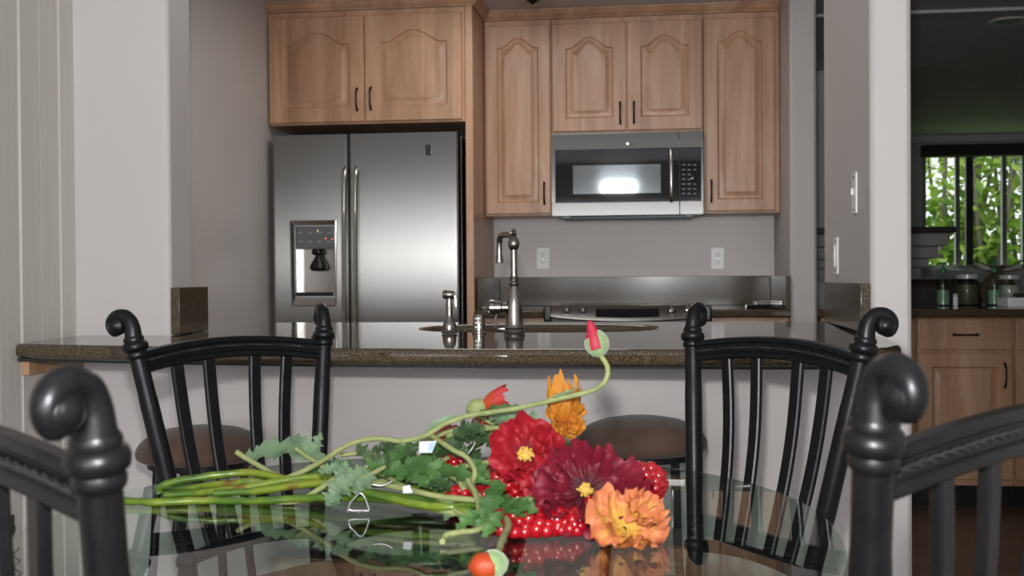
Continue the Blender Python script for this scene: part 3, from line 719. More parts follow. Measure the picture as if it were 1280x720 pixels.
obj('handle', tube(nbm(), smooth_path([(q, YM - .001, zt - .002), (q, YM - .022, zt - .01), (q, YM - .034, zt - .07), (q, YM - .036, (zt + zb_) / 2), (q, YM - .034, zb_ + .07), (q, YM - .022, zb_ + .01), (q, YM - .001, zb_ + .002)], 5), .0105, 14), M['steel_plain'], md)
q = on(784.5, 179, 1, YM); bd = obj('badge', lathe(nbm(), [(.0155, 0), (.0155, .003), (.011, .004), (0, .004)], (q.x, YM - .0002, q.z), axis=(0, -1, 0), seg=28), M['grey_panel'], md)
obj('badge_disc', lathe(nbm(), [(.009, 0), (.008, .002), (0, .003)], (q.x, YM - .0044, q.z + .0), axis=(0, -1, 0), seg=20), M['chrome'], bd)
bm = nbm()
M['dimprint'] = mat('dim_button_print', (.10, .11, .12), .4)
for r_ in range(7):
    for c_ in range(3):
        if r_ in (2, 3) and c_ == 2: continue
        a = on(854.5 + c_ * 7, 206 + r_ * 6, 1, YM); box(bm, a.x - .008, a.x + .008, YM + .0015, YM + .0029, a.z - .003, a.z + .003)
obj('button_print', bm, M['dimprint'], mc)
a = on(866, 222, 1, YM); obj('dial', lathe(nbm(), [(.016, 0), (.0155, .0015), (.014, .002), (0, .002)], (a.x, YM + .0028, a.z), axis=(0, -1, 0), seg=24), M['blackglass'], mc)
bm = nbm(); box(bm, mx0 + .05, mx1 - .05, YM + .06, YM + .3, mz0 - .012, mz0 + .0005, .003); obj('vent_grille', bm, M['black'], t)
for x in (mx0 + .05, mx1 - .09): obj('under_light', box(nbm(), x, x + .04, YM + .03, YM + .07, mz0 - .01, mz0 + .0005, .003), M['frosted'], t)

# ------------------------------------------------------------------ right-hand counter with cabinets
X2 = 2.5
o = obj('side_countertop', prism(nbm(), [(.724, 5.41), (X2, 5.41), (X2, 6.32), (.724, 6.32)], CT - .04, CT, .012, 3), M['granite']); tag(o, 'dark granite counter on the right below the garden window', 'countertop')
lbs = ['maple base cabinet right of the column, mostly behind the white pillar', 'maple base cabinet with drawer and door just right of the pillar', 'maple base cabinet cut by the right edge of the photo', 'maple base cabinet furthest right under the side counter']
xx = [.742, 1.172, 1.602, 2.032, 2.462]
for i in range(4):
    xa, xb = xx[i], xx[i + 1]; t = thing('base_cabinet', lbs[i], 'cabinet', ((xa + xb) / 2, 5.8, 0), )
    cabinet_body(t, xa + .001, xb - .001, 5.49, 6.2, .1, CT - .041)
    add_drawer(t, xa + .006, xb - .006, .728, .864, 5.49)
    hx = xb - .045 if i % 2 else xa + .045
    add_door(t, xa + .006, xb - .006, .13, .714, 5.49, 0, .065, (hx, .61))
    obj('toe_kick', box(nbm(), xa + .001, xb - .001, 5.56, 6.15, 0, .1), M['black'], t)

# bottles and jars
def soap_bottle(px, lb, sc_=1.):
    p = on(px, 383, 2, CT); p.y = 5.98; p.x = on(px, 365, 1, 5.98).x; p.z = CT + .0005
    t = thing('soap_bottle', lb, 'bottle', p)
    obj('bottle', lathe(nbm(), [(.028, 0), (.033, .004), (.034, .09), (.033, .125), (.024, .15), (.013, .16), (.0125, .17)], p, seg=24), M['bottle_glass'], t)
    b = nbm(); lathe(b, [(.015, .165), (.0155, .182), (.008, .184), (.004, .19), (.004, .205), (.011, .207), (.011, .216), (0, .217)], p, seg=16)
    tube(b, [p + Vector((0, 0, .211)), p + Vector((-.02, 0, .212)), p + Vector((-.034, -.002, .205))], .0045, 8); obj('pump', b, M['pump'], t)
    M.setdefault('liquid', mat('green_soap', (.25, .42, .28), .2))
    obj('soap', lathe(nbm(), [(.026, .004), (.030, .006), (.030, .075), (0, .075)], p, seg=20), M['liquid'], t)
soap_bottle(1179, 'clear soap bottle with green pump, left one on the side counter')
soap_bottle(1243, 'clear soap bottle with green pump, right one beside the wide jar')
def jar(px, lb, r, h, mcol, band):
    x = on(px, 365, 1, 6.03).x; p = Vector((x, 6.03, CT + .0005)); t = thing('glass_jar', lb, 'jar', p)
    obj('jar_body', lathe(nbm(), [(r * .95, 0), (r, .005), (r, h * .78), (r * .92, h * .84), (r * .92, h * .86)], p, seg=28), M['bottle_glass'], t)
    obj('contents', lathe(nbm(), [(r * .92, .004), (r * .94, .006), (r * .94, h * .66), (0, h * .66)], p, seg=24), mcol, t)
    obj('lid', lathe(nbm(), [(r * .97, h * .86), (r * .99, h * .87), (r * .99, h * .99), (r * .95, h), (0, h)], p, seg=28), band, t)
M['olive'] = mat('olive_contents', (.10, .09, .045), .5); M['lid_w'] = mat('clear_lid', (.5, .55, .52), .15); M['rice'] = mat('pale_contents', (.45, .43, .40), .6)
jar(1209, 'wide glass jar with dark olive contents between the two soap bottles', .056, .155, M['olive'], M['lid_w'])
jar(1262, 'wide glass jar with pale contents right of the second soap bottle', .056, .15, M['rice'], M['lid_w'])
p = on(1194.5, 372, 1, 5.9); t = thing('small_canister', 'tiny pale canister between left soap bottle and jar', 'canister', (p.x, 5.9, CT + .0005))
obj('canister_body', lathe(nbm(), [(.011, 0), (.012, .004), (.012, .045)], (p.x, 5.9, CT + .0005), seg=16), M['white'], t)
obj('cap', lathe(nbm(), [(.012, .0455), (.0125, .047), (.0125, .06), (0, .061)], (p.x, 5.9, CT + .0005), seg=16), M['lid_w'], t)
p = on(1272, 378, 1, 5.75)
o = obj('white_box', box(nbm(), p.x - .07, p.x + .16, 5.66, 5.84, CT + .0005, CT + .045, .004), M['white']); tag(o, 'low white cardboard box at the right edge of the side counter', 'box')
o = obj('remote_control', box(nbm(), p.x - .02, p.x + .14, 5.70, 5.76, CT + .0465, CT + .064, .006, 3), M['black']); tag(o, 'black remote control lying on the low white box', 'remote')
# brown sack with a bow
M['burlap'] = mat('brown_burlap', (.12, .085, .055), .9)
x0_ = on(1247, 340, 1, 6.18).x; t = thing('gift_sack', 'brown fabric sack tied with a looped bow behind the jars', 'sack', (x0_, 6.18, CT + .0005))
pts = [(.055, 0), (.075, .01), (.09, .06), (.08, .11), (.045, .15), (.02, .17), (.035, .19), (.045, .2)]
obj('sack_body', lathe(nbm(), pts, (x0_, 6.18, CT + .0005), seg=20, cap=False), M['burlap'], t)
bm = nbm()
for s_ in (-1, 1):
    lp = smooth_path([Vector((x0_, 6.16, CT + .17)), Vector((x0_ + s_ * .06, 6.15, CT + .2)), Vector((x0_ + s_ * .125, 6.14, CT + .225)), Vector((x0_ + s_ * .12, 6.14, CT + .19)), Vector((x0_ + s_ * .06, 6.15, CT + .17)), Vector((x0_, 6.16, CT + .168))], 5)
    tube(bm, lp, .010, 8, flat=(1, .35))
obj('bow', bm, M['burlap'], t)

# ------------------------------------------------------------------ kitchen ceiling lamp (only its lower tip is in view)
p = on(666, 5, 1, 4.8); cx, cy, cz = p.x, 4.8, p.z
t = thing('ceiling_lamp', 'bronze ceiling lamp with frosted bowl, its tip at the top edge', 'lamp', (cx, cy, CEIL))
obj('canopy', lathe(nbm(), [(.07, CEIL - .001), (.07, CEIL - .015), (.02, CEIL - .03), (.012, CEIL - .05), (.012, cz + .02)], (cx, cy, 0), seg=28), M['bronze'], t)
obj('glass_bowl', lathe(nbm(), [(.03, cz + .012), (.055, cz + .022), (.11, cz + .05), (.145, cz + .085), (.15, cz + .1), (.145, cz + .1), (.105, cz + .055), (.03, cz + .02)], (cx, cy, 0), seg=36, cap=False), M['frosted'], t)
obj('finial', lathe(nbm(), [(0, cz - .004), (.006, cz), (.012, cz + .006), (.03, cz + .012), (.034, cz + .018), (.012, cz + .024)], (cx, cy, 0), seg=24), M['bronze'], t)

# ------------------------------------------------------------------ left lower outlet and cord
t = thing('phone_jack', 'small black wall jack low on the left paneling', 'jack', on(8, 660, 0, XL))
q = on(8, 660, 0, XL)
obj('jack_plate', box(nbm(), XL + .0003, XL + .006, q.y - .03, q.y + .03, q.z - .03, q.z + .03, .003), M['black'], t)
obj('jack_plug', box(nbm(), XL + .0063, XL + .02, q.y - .01, q.y + .01, q.z - .012, q.z + .006, .002), M['black'], t)
c_ = []
for i in range(120):
    a = i * .8; zz = q.z - .05 - i * .0042
    if zz < .02: break
    c_.append(Vector((XL + .025 + .008 * math.cos(a), q.y + .02 * math.sin(i * .03) + .008 * math.sin(a), zz)))
o = obj('coiled_cord', tube(nbm(), c_, .0025, 6), M['black']); tag(o, 'black coiled cord hanging below the small wall jack', 'cord')

# ------------------------------------------------------------------ bar stools
def stool(x, y, top, lb):
    t = thing('bar_stool', lb, 'stool', (x, y, 0), 'brown suede stools at the bar')
    r = .162
    obj('seat', lathe(nbm(), [(.0, top - .080), (r * .93, top - .080), (r * .985, top - .074), (r, top - .064), (r * .99, top - .054), (r * .93, top - .038), (r * .80, top - .021), (r * .62, top - .009), (r * .38, top - .002), (0, top)], (x, y, 0), seg=48), M['suede'], t, 60)
    obj('seat_ring', lathe(nbm(), [(r * .55, top - .098), (r * .82, top - .098), (r * .82, top - .0805), (r * .55, top - .0805)], (x, y, 0), seg=36, cap=False), M['iron'], t)
    for k in range(4):
        a = PI / 4 + k * PI / 2; d = Vector((math.cos(a), math.sin(a), 0)); b = Vector((x, y, 0))
        obj('leg', tube(nbm(), smooth_path([b + d * .115 + Vector((0, 0, top - .095)), b + d * .13 + Vector((0, 0, .35)), b + d * .185 + Vector((0, 0, .0))], 5), .011, 10), M['iron'], t)
    ringp = [Vector((x + .145 * math.cos(2 * PI * k / 32), y + .145 * math.sin(2 * PI * k / 32), .22)) for k in range(33)]
    obj('foot_ring', tube(nbm(), ringp, .008, 8, cap=False), M['iron'], t)
stool(-1.165, 2.80, .705, 'round brown suede bar stool behind the left black chair')
stool(-.048, 2.84, .735, 'round brown suede bar stool right of the flowers by the low wall')

# ------------------------------------------------------------------ dining chairs (local frame: origin on the floor under the back, +Y backwards)
HW = .225
def make_chair(lb):
    t = thing('dining_chair', lb, 'chair', (0, 0, 0), 'black iron dining chairs round the table')
    iron = M['iron']
    A = .07; Cc = .055
    zt, zl = .952, .55
    def post_pt(s, z):
        f = (zt - z) / (zt - zl)
        return Vector((s * (HW - A * f), -Cc * f, z))
    for s in (-1, 1):
        low = post_pt(s, zl); d = Vector((s, 1, 0)).normalized()
        pts = [post_pt(s, zt)] + [post_pt(s, zt - (zt - zl) * k / 6) for k in range(1, 7)] + [Vector((s * .155, -.06, .46)), Vector((s * .165, -.04, .25)), Vector((s * .20, .03, 0.004))]
        p = obj('back_post', tube(nbm(), smooth_path(pts, 4), [.0165, .0175, .0165, .0155], 16), iron, t, 60, local=True)
        ax = (post_pt(s, zt) - low).normalized()
        obj('collar', lathe(nbm(), [(.0165, -.018), (.0195, -.015), (.0205, -.009), (.0185, -.004), (.0235, 0), (.0245, .007), (.0225, .013), (.0185, .016), (.0195, .021), (.0165, .026)], post_pt(s, zt), axis=ax, seg=24, cap=False), iron, p, 50, local=True)
        obj('lower_collar', lathe(nbm(), [(.0165, -.012), (.021, -.008), (.0225, 0), (.021, .008), (.0165, .012)], low + Vector((0, 0, 0)), axis=ax, seg=24, cap=False), iron, p, 50, local=True)
        # scroll: a hook that rises from the collar, rolls over outwards and ends in a rounded volute
        ds = Vector((s * math.sin(math.radians(26)), math.cos(math.radians(26)), 0))
        base = post_pt(s, zt) + ax * .02; up = Vector((0, 0, 1)); w = ds.cross(up)
        pts = [base + ds * a_ + up * b_ for a_, b_ in ((0, 0), (.001, .012), (.003, .024), (.009, .0370), (.020, .0435), (.033, .0430), (.044, .0350), (.0465, .0235), (.041, .0145), (.033, .016))]
        b = nbm(); sp_ = smooth_path(pts, 4); n_ = len(sp_)
        tube(b, sp_, [.0165 - .0035 * min(1, k / 14) - .004 * max(0, (k - 22) / (n_ - 22)) for k in range(n_)], 14, ref=w)
        c = base + ds * .0350 + up * .0250
        for e_ in (-1, 1): lathe(b, [(.0178, 0), (.0180, .006), (.0165, .0105), (.0125, .0125), (.0115, .0118), (.0095, .0135), (.005, .0155), (0, .016)], c, axis=w * e_, seg=24)
        obj('scroll', b, iron, p, 60, local=True)
    # top rail
    def rail_pt(u, z0, hw, yb, rise, back):
        s = 2 * u - 1; return Vector((s * hw, yb + back * (1 - s * s), z0 + rise * (1 - s * s)))
    zr = .927
    f = (zt - zr) / (zt - zl); hw_t = HW - A * f - .006; y_t = -Cc * f
    topp = [rail_pt(k / 24, zr, hw_t, y_t, .018, .022) for k in range(25)]
    tr = obj('top_rail', nbm_two_bars(topp), iron, t, 40, local=True)
    for sgn in (-1, 1):
        b = nbm(); pp = [p + Vector((0, sgn * .0095, .002)) for p in smooth_path(topp, 6)]
        n = len(pp)
        for ph in (0, PI):
            q = [pp[i] + Vector((0, .0022 * math.cos(i * .62 + ph), .0022 * math.sin(i * .62 + ph))) for i in range(2, n - 2)]
            tube(b, q, .0015, 5)
        obj('rope_inlay', b, M['rope'], tr, 60, local=True)
    lowp = [rail_pt(k / 24, zl, HW - A - .004, -Cc, .012, .012) for k in range(25)]
    obj('lower_rail', bar(nbm(), lowp, .024, .014, (0, 0, 1)), iron, t, 40, local=True)
    for u in (.19, .37, .63, .81):
        a = rail_pt(u, zl + .008, HW - A - .004, -Cc, .012, .012); b_ = rail_pt(u, zr - .012, hw_t, y_t, .018, .022)
        pts = [a.lerp(b_, k / 12) + Vector((0, .014 * math.sin(PI * k / 12) - .010 * math.sin(PI * min(k / 12 * 2, 1)) * 0, 0)) for k in range(13)]
        obj('slat', bar(nbm(), pts, .0255, .012, (1, 0, 0), .2), iron, t, 40, local=True)
    # seat
    sp = rounded_poly([(-.17, -.075), (.17, -.075), (.215, -.46), (-.215, -.46)], [.05, .05, .1, .1], 6)
    obj('seat', prism(nbm(), sp, .445, .495, .018, 4), M['suede'], t, 60, local=True)
    obj('seat_frame', prism(nbm(), [(x * 1.02, -.27 + (y + .27) * 1.02) for x, y in sp], .415, .4445, .004, 2), iron, t, 40, local=True)
    for s in (-1, 1):
        obj('leg', tube(nbm(), smooth_path([(s * .185, -.42, .414), (s * .19, -.435, .25), (s * .205, -.47, .004)], 5), [.016, .013], 12), iron, t, 60, local=True)
    return t
def nbm_two_bars(P):
    b = nbm()
    bar(b, [p + Vector((0, 0, .0155)) for p in P], .012, .020, (0, 0, 1), .2)
    bar(b, [p + Vector((0, 0, -.0135)) for p in P], .014, .020, (0, 0, 1), .2)
    bar(b, [p + Vector((0, 0, .002)) for p in P], .022, .013, (0, 0, 1), .1)
    return b
M['rope'] = mat('pewter_rope', (.07, .07, .072), .35, .8)
ch = make_chair('black iron dining chair across the table on the left')
def from_post(post, ang, sign):
    # chair placed by its visible post and the heading of its back rail
    d = Vector((math.cos(math.radians(ang)), math.sin(math.radians(ang)))); b = Vector((d.y, -d.x)) * sign
    m = Vector(post) + d * HW; return (m.x, m.y), (b.x, b.y)
c1m, c1b = from_post((-.407, .789), 139, -1)
c4m, c4b = from_post((.165, .922), 51, 1)
spots = [((-.851, 2.2325), (-.83, .56), 'black iron dining chair with scrolled posts, across the table on the left'),
         ((.2055, 2.204), (.785, .619), 'black iron dining chair with scrolled posts, across the table on the right'),
         (c1m, c1b, 'black iron dining chair cut off by the left edge, nearest on that side'),
         (c4m, c4b, 'black iron dining chair cut off by the right edge, nearest on that side')]
for i, (pos, b, lb) in enumerate(spots):
    o = ch if i == 0 else copy_tree(ch)
    o.location = (*pos, 0); o.rotation_euler = (0, 0, math.atan2(-b[0], b[1])); o['label'] = lb

# ------------------------------------------------------------------ glass table
TT = .755; tcx, tcy = -.31, 1.51
t = thing('dining_table', 'round glass-topped dining table on a black iron base', 'table', (tcx, tcy, 0))
def sup(a, b, n, k=96, e=2.25):
    out = []
    for i in range(k):
        th = 2 * PI * i / k; c, s = math.cos(th), math.sin(th)
        out.append((tcx + a * math.copysign(abs(c) ** (2 / e), c), tcy + b * math.copysign(abs(s) ** (2 / e), s)))
    return out
bm = nbm(); pts = sup(.535, .565, 0)
prism(bm, pts, TT - .012, TT, .003, 2)
obj('table_top', bm, M['table_glass'], t, 40)
bm = nbm(); ringp = [Vector((tcx + .12 * math.cos(2 * PI * k / 48), tcy + .12 * math.sin(2 * PI * k / 48), TT - .0245)) for k in range(49)]
tube(bm, ringp, .0105, 10, cap=False); obj('support_ring', bm, M['iron'], t, 60)
for k in range(4):
    a = k * PI / 2 + .3; d = Vector((math.cos(a), math.sin(a), 0)); c = Vector((tcx, tcy, 0))
    pts = [c + d * .12 + Vector((0, 0, TT - .03)), c + d * .09 + Vector((0, 0, .62)), c + d * .06 + Vector((0, 0, .45)), c + d * .05 + Vector((0, 0, .3)), c + d * .12 + Vector((0, 0, .14)), c + d * .25 + Vector((0, 0, .03)), c + d * .29 + Vector((0, 0, .04)), c + d * .285 + Vector((0, 0, .07)), c + d * .265 + Vector((0, 0, .065))]
    obj('leg', tube(nbm(), smooth_path(pts, 6), .0125, 12), M['iron'], t, 60)
    obj('bumper', lathe(nbm(), [(.012, TT - .0142), (.012, TT - .0125)], c + d * .12, seg=14), M['rubber'], t)
obj('hub', lathe(nbm(), [(.02, .28), (.045, .3), (.055, .33), (.05, .4), (.055, .45), (.045, .48), (.02, .5)], (tcx, tcy, 0), seg=28), M['iron'], t, 60)
# ------------------------------------------------------------------ artificial flowers lying on the glass
def petal_mat(name, c0, c1, edge, rough=.55, vein=40):
    m = mat(name, c1, rough)
    tc = nd(m, 'ShaderNodeTexCoord'); sx = nd(m, 'ShaderNodeSeparateXYZ'); ln(m, tc.outputs['UV'], sx.inputs[0])
    n = nd(m, 'ShaderNodeTexNoise'); n.inputs['Scale'].default_value = 1.; n.inputs['Detail'].default_value = 4
    mp = nd(m, 'ShaderNodeMapping'); mp.inputs['Scale'].default_value = (vein, 2.5, 1); ln(m, tc.outputs['UV'], mp.inputs['Vector']); ln(m, mp.outputs[0], n.inputs['Vector'])
    ad = nd(m, 'ShaderNodeMath', operation='MULTIPLY_ADD'); ad.inputs[1].default_value = .75; ln(m, n.outputs['Fac'], ad.inputs[0])
    sb = nd(m, 'ShaderNodeMath', operation='SUBTRACT'); sb.inputs[1].default_value = .36; ln(m, sx.outputs['Y'], sb.inputs[0]); ln(m, sb.outputs[0], ad.inputs[2])
    r = nd(m, 'ShaderNodeValToRGB'); cr = r.color_ramp; cr.elements[0].position = .05; cr.elements[0].color = (*c0, 1); cr.elements[1].position = .85; cr.elements[1].color = (*edge, 1)
    e = cr.elements.new(.45); e.color = (*c1, 1)
    ln(m, ad.outputs[0], r.inputs['Fac']); ln(m, r.outputs['Color'], bsdf(m).inputs['Base Color'])
    b = nd(m, 'ShaderNodeBump'); b.inputs['Strength'].default_value = .5; b.inputs['Distance'].default_value = .002; ln(m, n.outputs['Fac'], b.inputs['Height']); ln(m, b.outputs[0], bsdf(m).inputs['Normal'])
    translucent(m, .25); return m
M['petal_red'] = petal_mat('red_petal', (.05, .002, .005), (.27, .004, .012), (.36, .010, .022))
M['petal_dark'] = petal_mat('dark_red_petal', (.025, .002, .006), (.10, .004, .012), (.19, .008, .026))
M['petal_orange'] = petal_mat('orange_petal', (.28, .05, .006), (.50, .16, .012), (.58, .24, .03))
M['petal_peach'] = petal_mat('yellow_pink_petal', (.60, .40, .06), (.62, .33, .05), (.58, .19, .08))
M['stamen'] = mat('yellow_stamen', (.52, .34, .06), .7)
M['stem_pale'] = mat('pale_green_stem', (.36, .42, .12), .7)
noise_color(M['stem_pale'], [(.3, (.155, .19, .065)), (.7, (.26, .285, .115))], nscale=40, bump=.3, bump_scale=300)
M['stem_green'] = mat('glossy_green_stem', (.14, .28, .02), .25)
noise_color(M['stem_green'], [(.30, (.022, .06, .008)), (.46, (.06, .125, .012)), (.62, (.155, .21, .018)), (.78, (.13, .05, .015))], nscale=14, detail=3)
def leaf_mat(name, a, b_):
    m = mat(name, a, .6); noise_color(m, [(.3, a), (.7, b_)], nscale=35, detail=4, bump=.5, bump_scale=90, bdist=.002); translucent(m, .2); return m
M['leaf_grey'] = leaf_mat('grey_green_leaf', (.08, .15, .075), (.17, .26, .15))
M['leaf_green'] = leaf_mat('green_leaf', (.022, .075, .014), (.06, .15, .03))
M['leaf_dark'] = leaf_mat('dark_green_leaf', (.014, .042, .012), (.045, .085, .025))
M['berry'] = mat('red_berry', (.52, .008, .016), .22, Coat_Weight=.4)
noise_color(M['berry'], [(.3, (.20, .002, .007)), (.7, (.36, .006, .012))], nscale=30)
M['calyx'] = mat('fuzzy_green_calyx', (.28, .45, .16), .9, Sheen_Weight=.5)
noise_color(M['calyx'], [(.3, (.12, .22, .075)), (.7, (.23, .31, .15))], nscale=80, bump=.6, bump_scale=350)
M['wire'] = mat('silver_wire', (.45, .45, .47), .3, 1.)
M['paper'] = mat('white_tag_paper', (.42, .43, .45), .5); M['blue'] = mat('pale_blue_print', (.25, .35, .5), .5)

def px(path, Z=None):
    """photo points -> world; each point (x, y) or (x, y, distance)"""
    out = []
    for q in path: out.append(at(q[0], q[1], q[2] if len(q) > 2 else Z))
    for v in out: v.z = max(v.z, TT + .006)
    return out
def petals(bm, c, nrm, R, n, layers, cup, ruffle, rnd, uvl, jitter=.12, wide=1.25):
    nrm = Vector(nrm).normalized(); q = Vector((0, 0, 1)).rotation_difference(nrm); c = Vector(c)
    for L in range(layers):
        for k in range(n):
            a0 = 2 * PI * (k + .5 * L) / n + rnd.uniform(-.3, .3); RR = R * (1 - .18 * L) * rnd.uniform(1 - jitter, 1 + jitter)
            cu = cup + .22 * L + rnd.uniform(-.22, .22); ph = rnd.uniform(0, 6.28); ph2 = rnd.uniform(0, 6.28)
            nu, nv = 18, 10; grid = []
            for j in range(nv + 1):
                v = j / nv; row = []
                for i in range(nu + 1):
                    u = 2 * i / nu - 1
                    wd_ = (math.sin(PI * min(.98, .12 + .50 * v)) ** .8) * wide * PI / n * 1.15
                    ang = a0 + u * wd_
                    rad = RR * (.06 + .94 * v) * (1 - .07 * abs(u) ** 2.5 * v) * (1 + .05 * v * math.sin(7 * u + ph2))
                    z = RR * (cu * v ** 1.6 + .02 * L) + RR * ruffle * v * v * (math.sin(5.5 * u + ph) * .5 + math.sin(11 * u + ph2) * .40 + math.sin(9 * v + 4 * u + ph2) * .45 + rnd.uniform(-.22, .22)) + RR * .10 * (u * u) * v
                    rad *= math.cos(min(1.3, cu * .55 * v))
                    row.append(bm.verts.new(c + q @ Vector((rad * math.cos(ang), rad * math.sin(ang), z + .0006 * k))))
                grid.append(row)
            for j in range(nv):
                for i in range(nu):
                    f = bm.faces.new((grid[j][i], grid[j][i + 1], grid[j + 1][i + 1], grid[j + 1][i]))
                    uu = [(i / nu, j / nv), ((i + 1) / nu, j / nv), ((i + 1) / nu, (j + 1) / nv), (i / nu, (j + 1) / nv)]
                    for l_, uvv in zip(f.loops, uu): l_[uvl].uv = (uvv[0] + k * .37, uvv[1])
    for v in bm.verts: v.co.z = max(v.co.z, TT + .002)
def flower_head(par, c, nrm, R, n=5, layers=2, cup=.35, ruffle=.18, m='petal_red', seed=1, core=.2, part='petals', wide=1.25, jitter=.12):
    rnd = random.Random(seed); bm = nbm(); uvl = bm.loops.layers.uv.new('UVMap')
    petals(bm, c, nrm, R, n, layers, cup, ruffle, rnd, uvl, wide=wide, jitter=jitter)
    o = obj(part, bm, M[m], par, 80, fix=False)
    if core:
        b = nbm(); nrm = Vector(nrm).normalized(); cc = Vector(c) + nrm * R * .12
        ball(b, cc, R * core * .7, sub=2)
        for k in range(46):
            d = Vector((rnd.gauss(0, 1), rnd.gauss(0, 1), rnd.gauss(0, 1))).normalized()
            if d.dot(nrm) < -.1: d = -d
            ball(b, cc + d * R * core * rnd.uniform(.62, 1.0), R * core * rnd.uniform(.14, .22), sub=1)
        obj('flower_center', b, M['stamen'], par, 60)
    return o
def stem(par, path, r, m='stem_pale', taper=1.):
    sp = smooth_path(path, 5); n = len(sp); rnd = random.Random(int(path[0].x * 1e4) & 255)
    sp = [p + Vector((rnd.uniform(-1, 1), rnd.uniform(-1, 1), rnd.uniform(-1, 1))) * r * .12 for p in sp]
    b = nbm(); tube(b, sp, [r * (1 + (taper - 1) * i / (n - 1)) * (1 + .05 * math.sin(i * 1.7)) for i in range(n)], 10)
    return obj('stem', b, M[m], par, 60)
def leaf(par, path, W, m='leaf_green', seed=0, up=(0, -.75, .66), lobes=4, fold=.25, ripple=.22):
    """deeply toothed poppy leaf along a path, broad side turned towards `up`"""
    rnd = random.Random(seed); P = smooth_path(path, 8); n = len(P); fr = frames(P); L_ = []; C_ = []; R_ = []
    N = max(64, n); b = nbm()
    def samp(t):
        x = t * (n - 1); i = min(int(x), n - 2); return P[i].lerp(P[i + 1], x - i), fr[i][0]
    ph = rnd.uniform(0, 1)
    for k in range(N + 1):
        t = k / N; p, tg = samp(t); a = tg.cross(Vector(up)).normalized(); nn = a.cross(tg).normalized()
        env = math.sin(PI * min(1, t * .97 + .03)) ** .65 * (1.15 - .55 * t)
        def side(ph_):
            q = (t * lobes + ph_) % 1.; lobe = .38 + .62 * (1 - q) ** .9 * min(1, q * 9 + .25)
            tooth = 1 - .34 * ((t * lobes * 3 + ph_) % 1.)
            return W * env * lobe * tooth
        wl_, wr_ = side(ph), side(ph + .35); rp = W * ripple
        lift = lambda w_: nn * (w_ * fold + rp * math.sin(t * 17 + seed) * (w_ / W))
        C_.append(b.verts.new(p)); L_.append((b.verts.new(p + a * wl_ * .5 + lift(wl_ * .4) + nn * rnd.uniform(-.03, .03) * W), b.verts.new(p + a * wl_ + tg * wl_ * .25 + lift(wl_))))
        R_.append((b.verts.new(p - a * wr_ * .5 + lift(wr_ * .4) + nn * rnd.uniform(-.03, .03) * W), b.verts.new(p - a * wr_ + tg * wr_ * .25 + lift(wr_))))
    for k in range(N):
        b.faces.new((C_[k], C_[k + 1], L_[k + 1][0], L_[k][0])); b.faces.new((L_[k][0], L_[k + 1][0], L_[k + 1][1], L_[k][1]))
        b.faces.new((C_[k + 1], C_[k], R_[k][0], R_[k + 1][0])); b.faces.new((R_[k + 1][0], R_[k][0], R_[k][1], R_[k + 1][1]))
    for v in b.verts: v.co.z = max(v.co.z, TT + .002)
    o = obj('leaf', b, M[m], par, 60, fix=False); return o
def berries(par, c, R, sx=1., sy=1., sz=1., r=.0062, n=90, seed=0, axis=None):
    rnd = random.Random(seed); b = nbm(); c = Vector(c)
    ball(b, c, R * .86, sx, sy, sz, 2)
    for k in range(n):
        y = 1 - 2 * (k + .5) / n; rad = math.sqrt(1 - y * y); th = PI * (3 - math.sqrt(5)) * k
        d = Vector((math.cos(th) * rad, y, math.sin(th) * rad))
        p = c + Vector((d.x * sx, d.y * sy, d.z * sz)) * R * rnd.uniform(.84, 1.0); rr_ = r * rnd.uniform(.85, 1.2)
        p.z = max(p.z, TT + rr_ + .001)
        ball(b, p, rr_, sub=2)
    for v in b.verts: v.co.z = max(v.co.z, TT + .001)
    return obj('berry_head', b, M['berry'], par, 70)
FG = 'artificial flower stems lying on the glass table'
def fl(name, lb, cat, p): return thing(name, lb, cat, Vector((p.x, p.y, TT)), FG)
cam_dir = Vector((.1, -1, .25))

# --- glossy thick stems, each carrying a crinkled red berry head
def berry_stem(lb, path, heads, r=.0057, leaves=()):
    P = px(path); t = fl('berry_stem', lb, 'artificial flower', P[0]); stem(t, P, r, 'stem_green')
    for i, h_ in enumerate(heads):
        (x, y, Z), R, (a, b_, c_) = h_[:3]
        berries(t, at(x, y, Z), R, a, b_, c_, seed=int(x), n=int(48 + R * 900), r=.0082)
    for lf in leaves: leaf(t, px(lf[0]), *lf[1:])
    return t
berry_stem('longest, lowest glossy green stem, with the red berry head furthest right', [(152, 628, 1.68), (200, 631, 1.67), (260, 627, 1.68), (330, 626, 1.67), (400, 622, 1.66), (480, 624, 1.62), (560, 632, 1.58), (640, 632, 1.56), (730, 618, 1.56), (790, 606, 1.56)], [((804, 604, 1.56), .030, (1.0, .9, .80)), ((772, 594, 1.6), .022, (1.5, .9, .6))])
berry_stem('glossy stem with a brown bent tip and red berries under the poppies', [(200, 618, 1.72), (199, 611, 1.72), (214, 603, 1.72), (262, 595, 1.73), (316, 591, 1.74), (380, 604, 1.7), (460, 616, 1.64), (540, 628, 1.58), (610, 648, 1.5)], [((655, 657, 1.47), .037, (1.35, .9, .58)), ((704, 655, 1.47), .026, (1.2, .9, .6)), ((752, 640, 1.5), .03, (1.1, .9, .7))])
berry_stem('glossy stem just above the longest one, ending in red berries beside the left leaves', [(205, 622, 1.72), (240, 617, 1.72), (290, 612, 1.71), (340, 603, 1.71), (390, 596, 1.71), (450, 600, 1.7), (520, 596, 1.68), (560, 588, 1.68)], [((566, 583, 1.68), .028, (1.3, .8, .62)), ((598, 596, 1.66), .024, (1.2, .8, .7))])
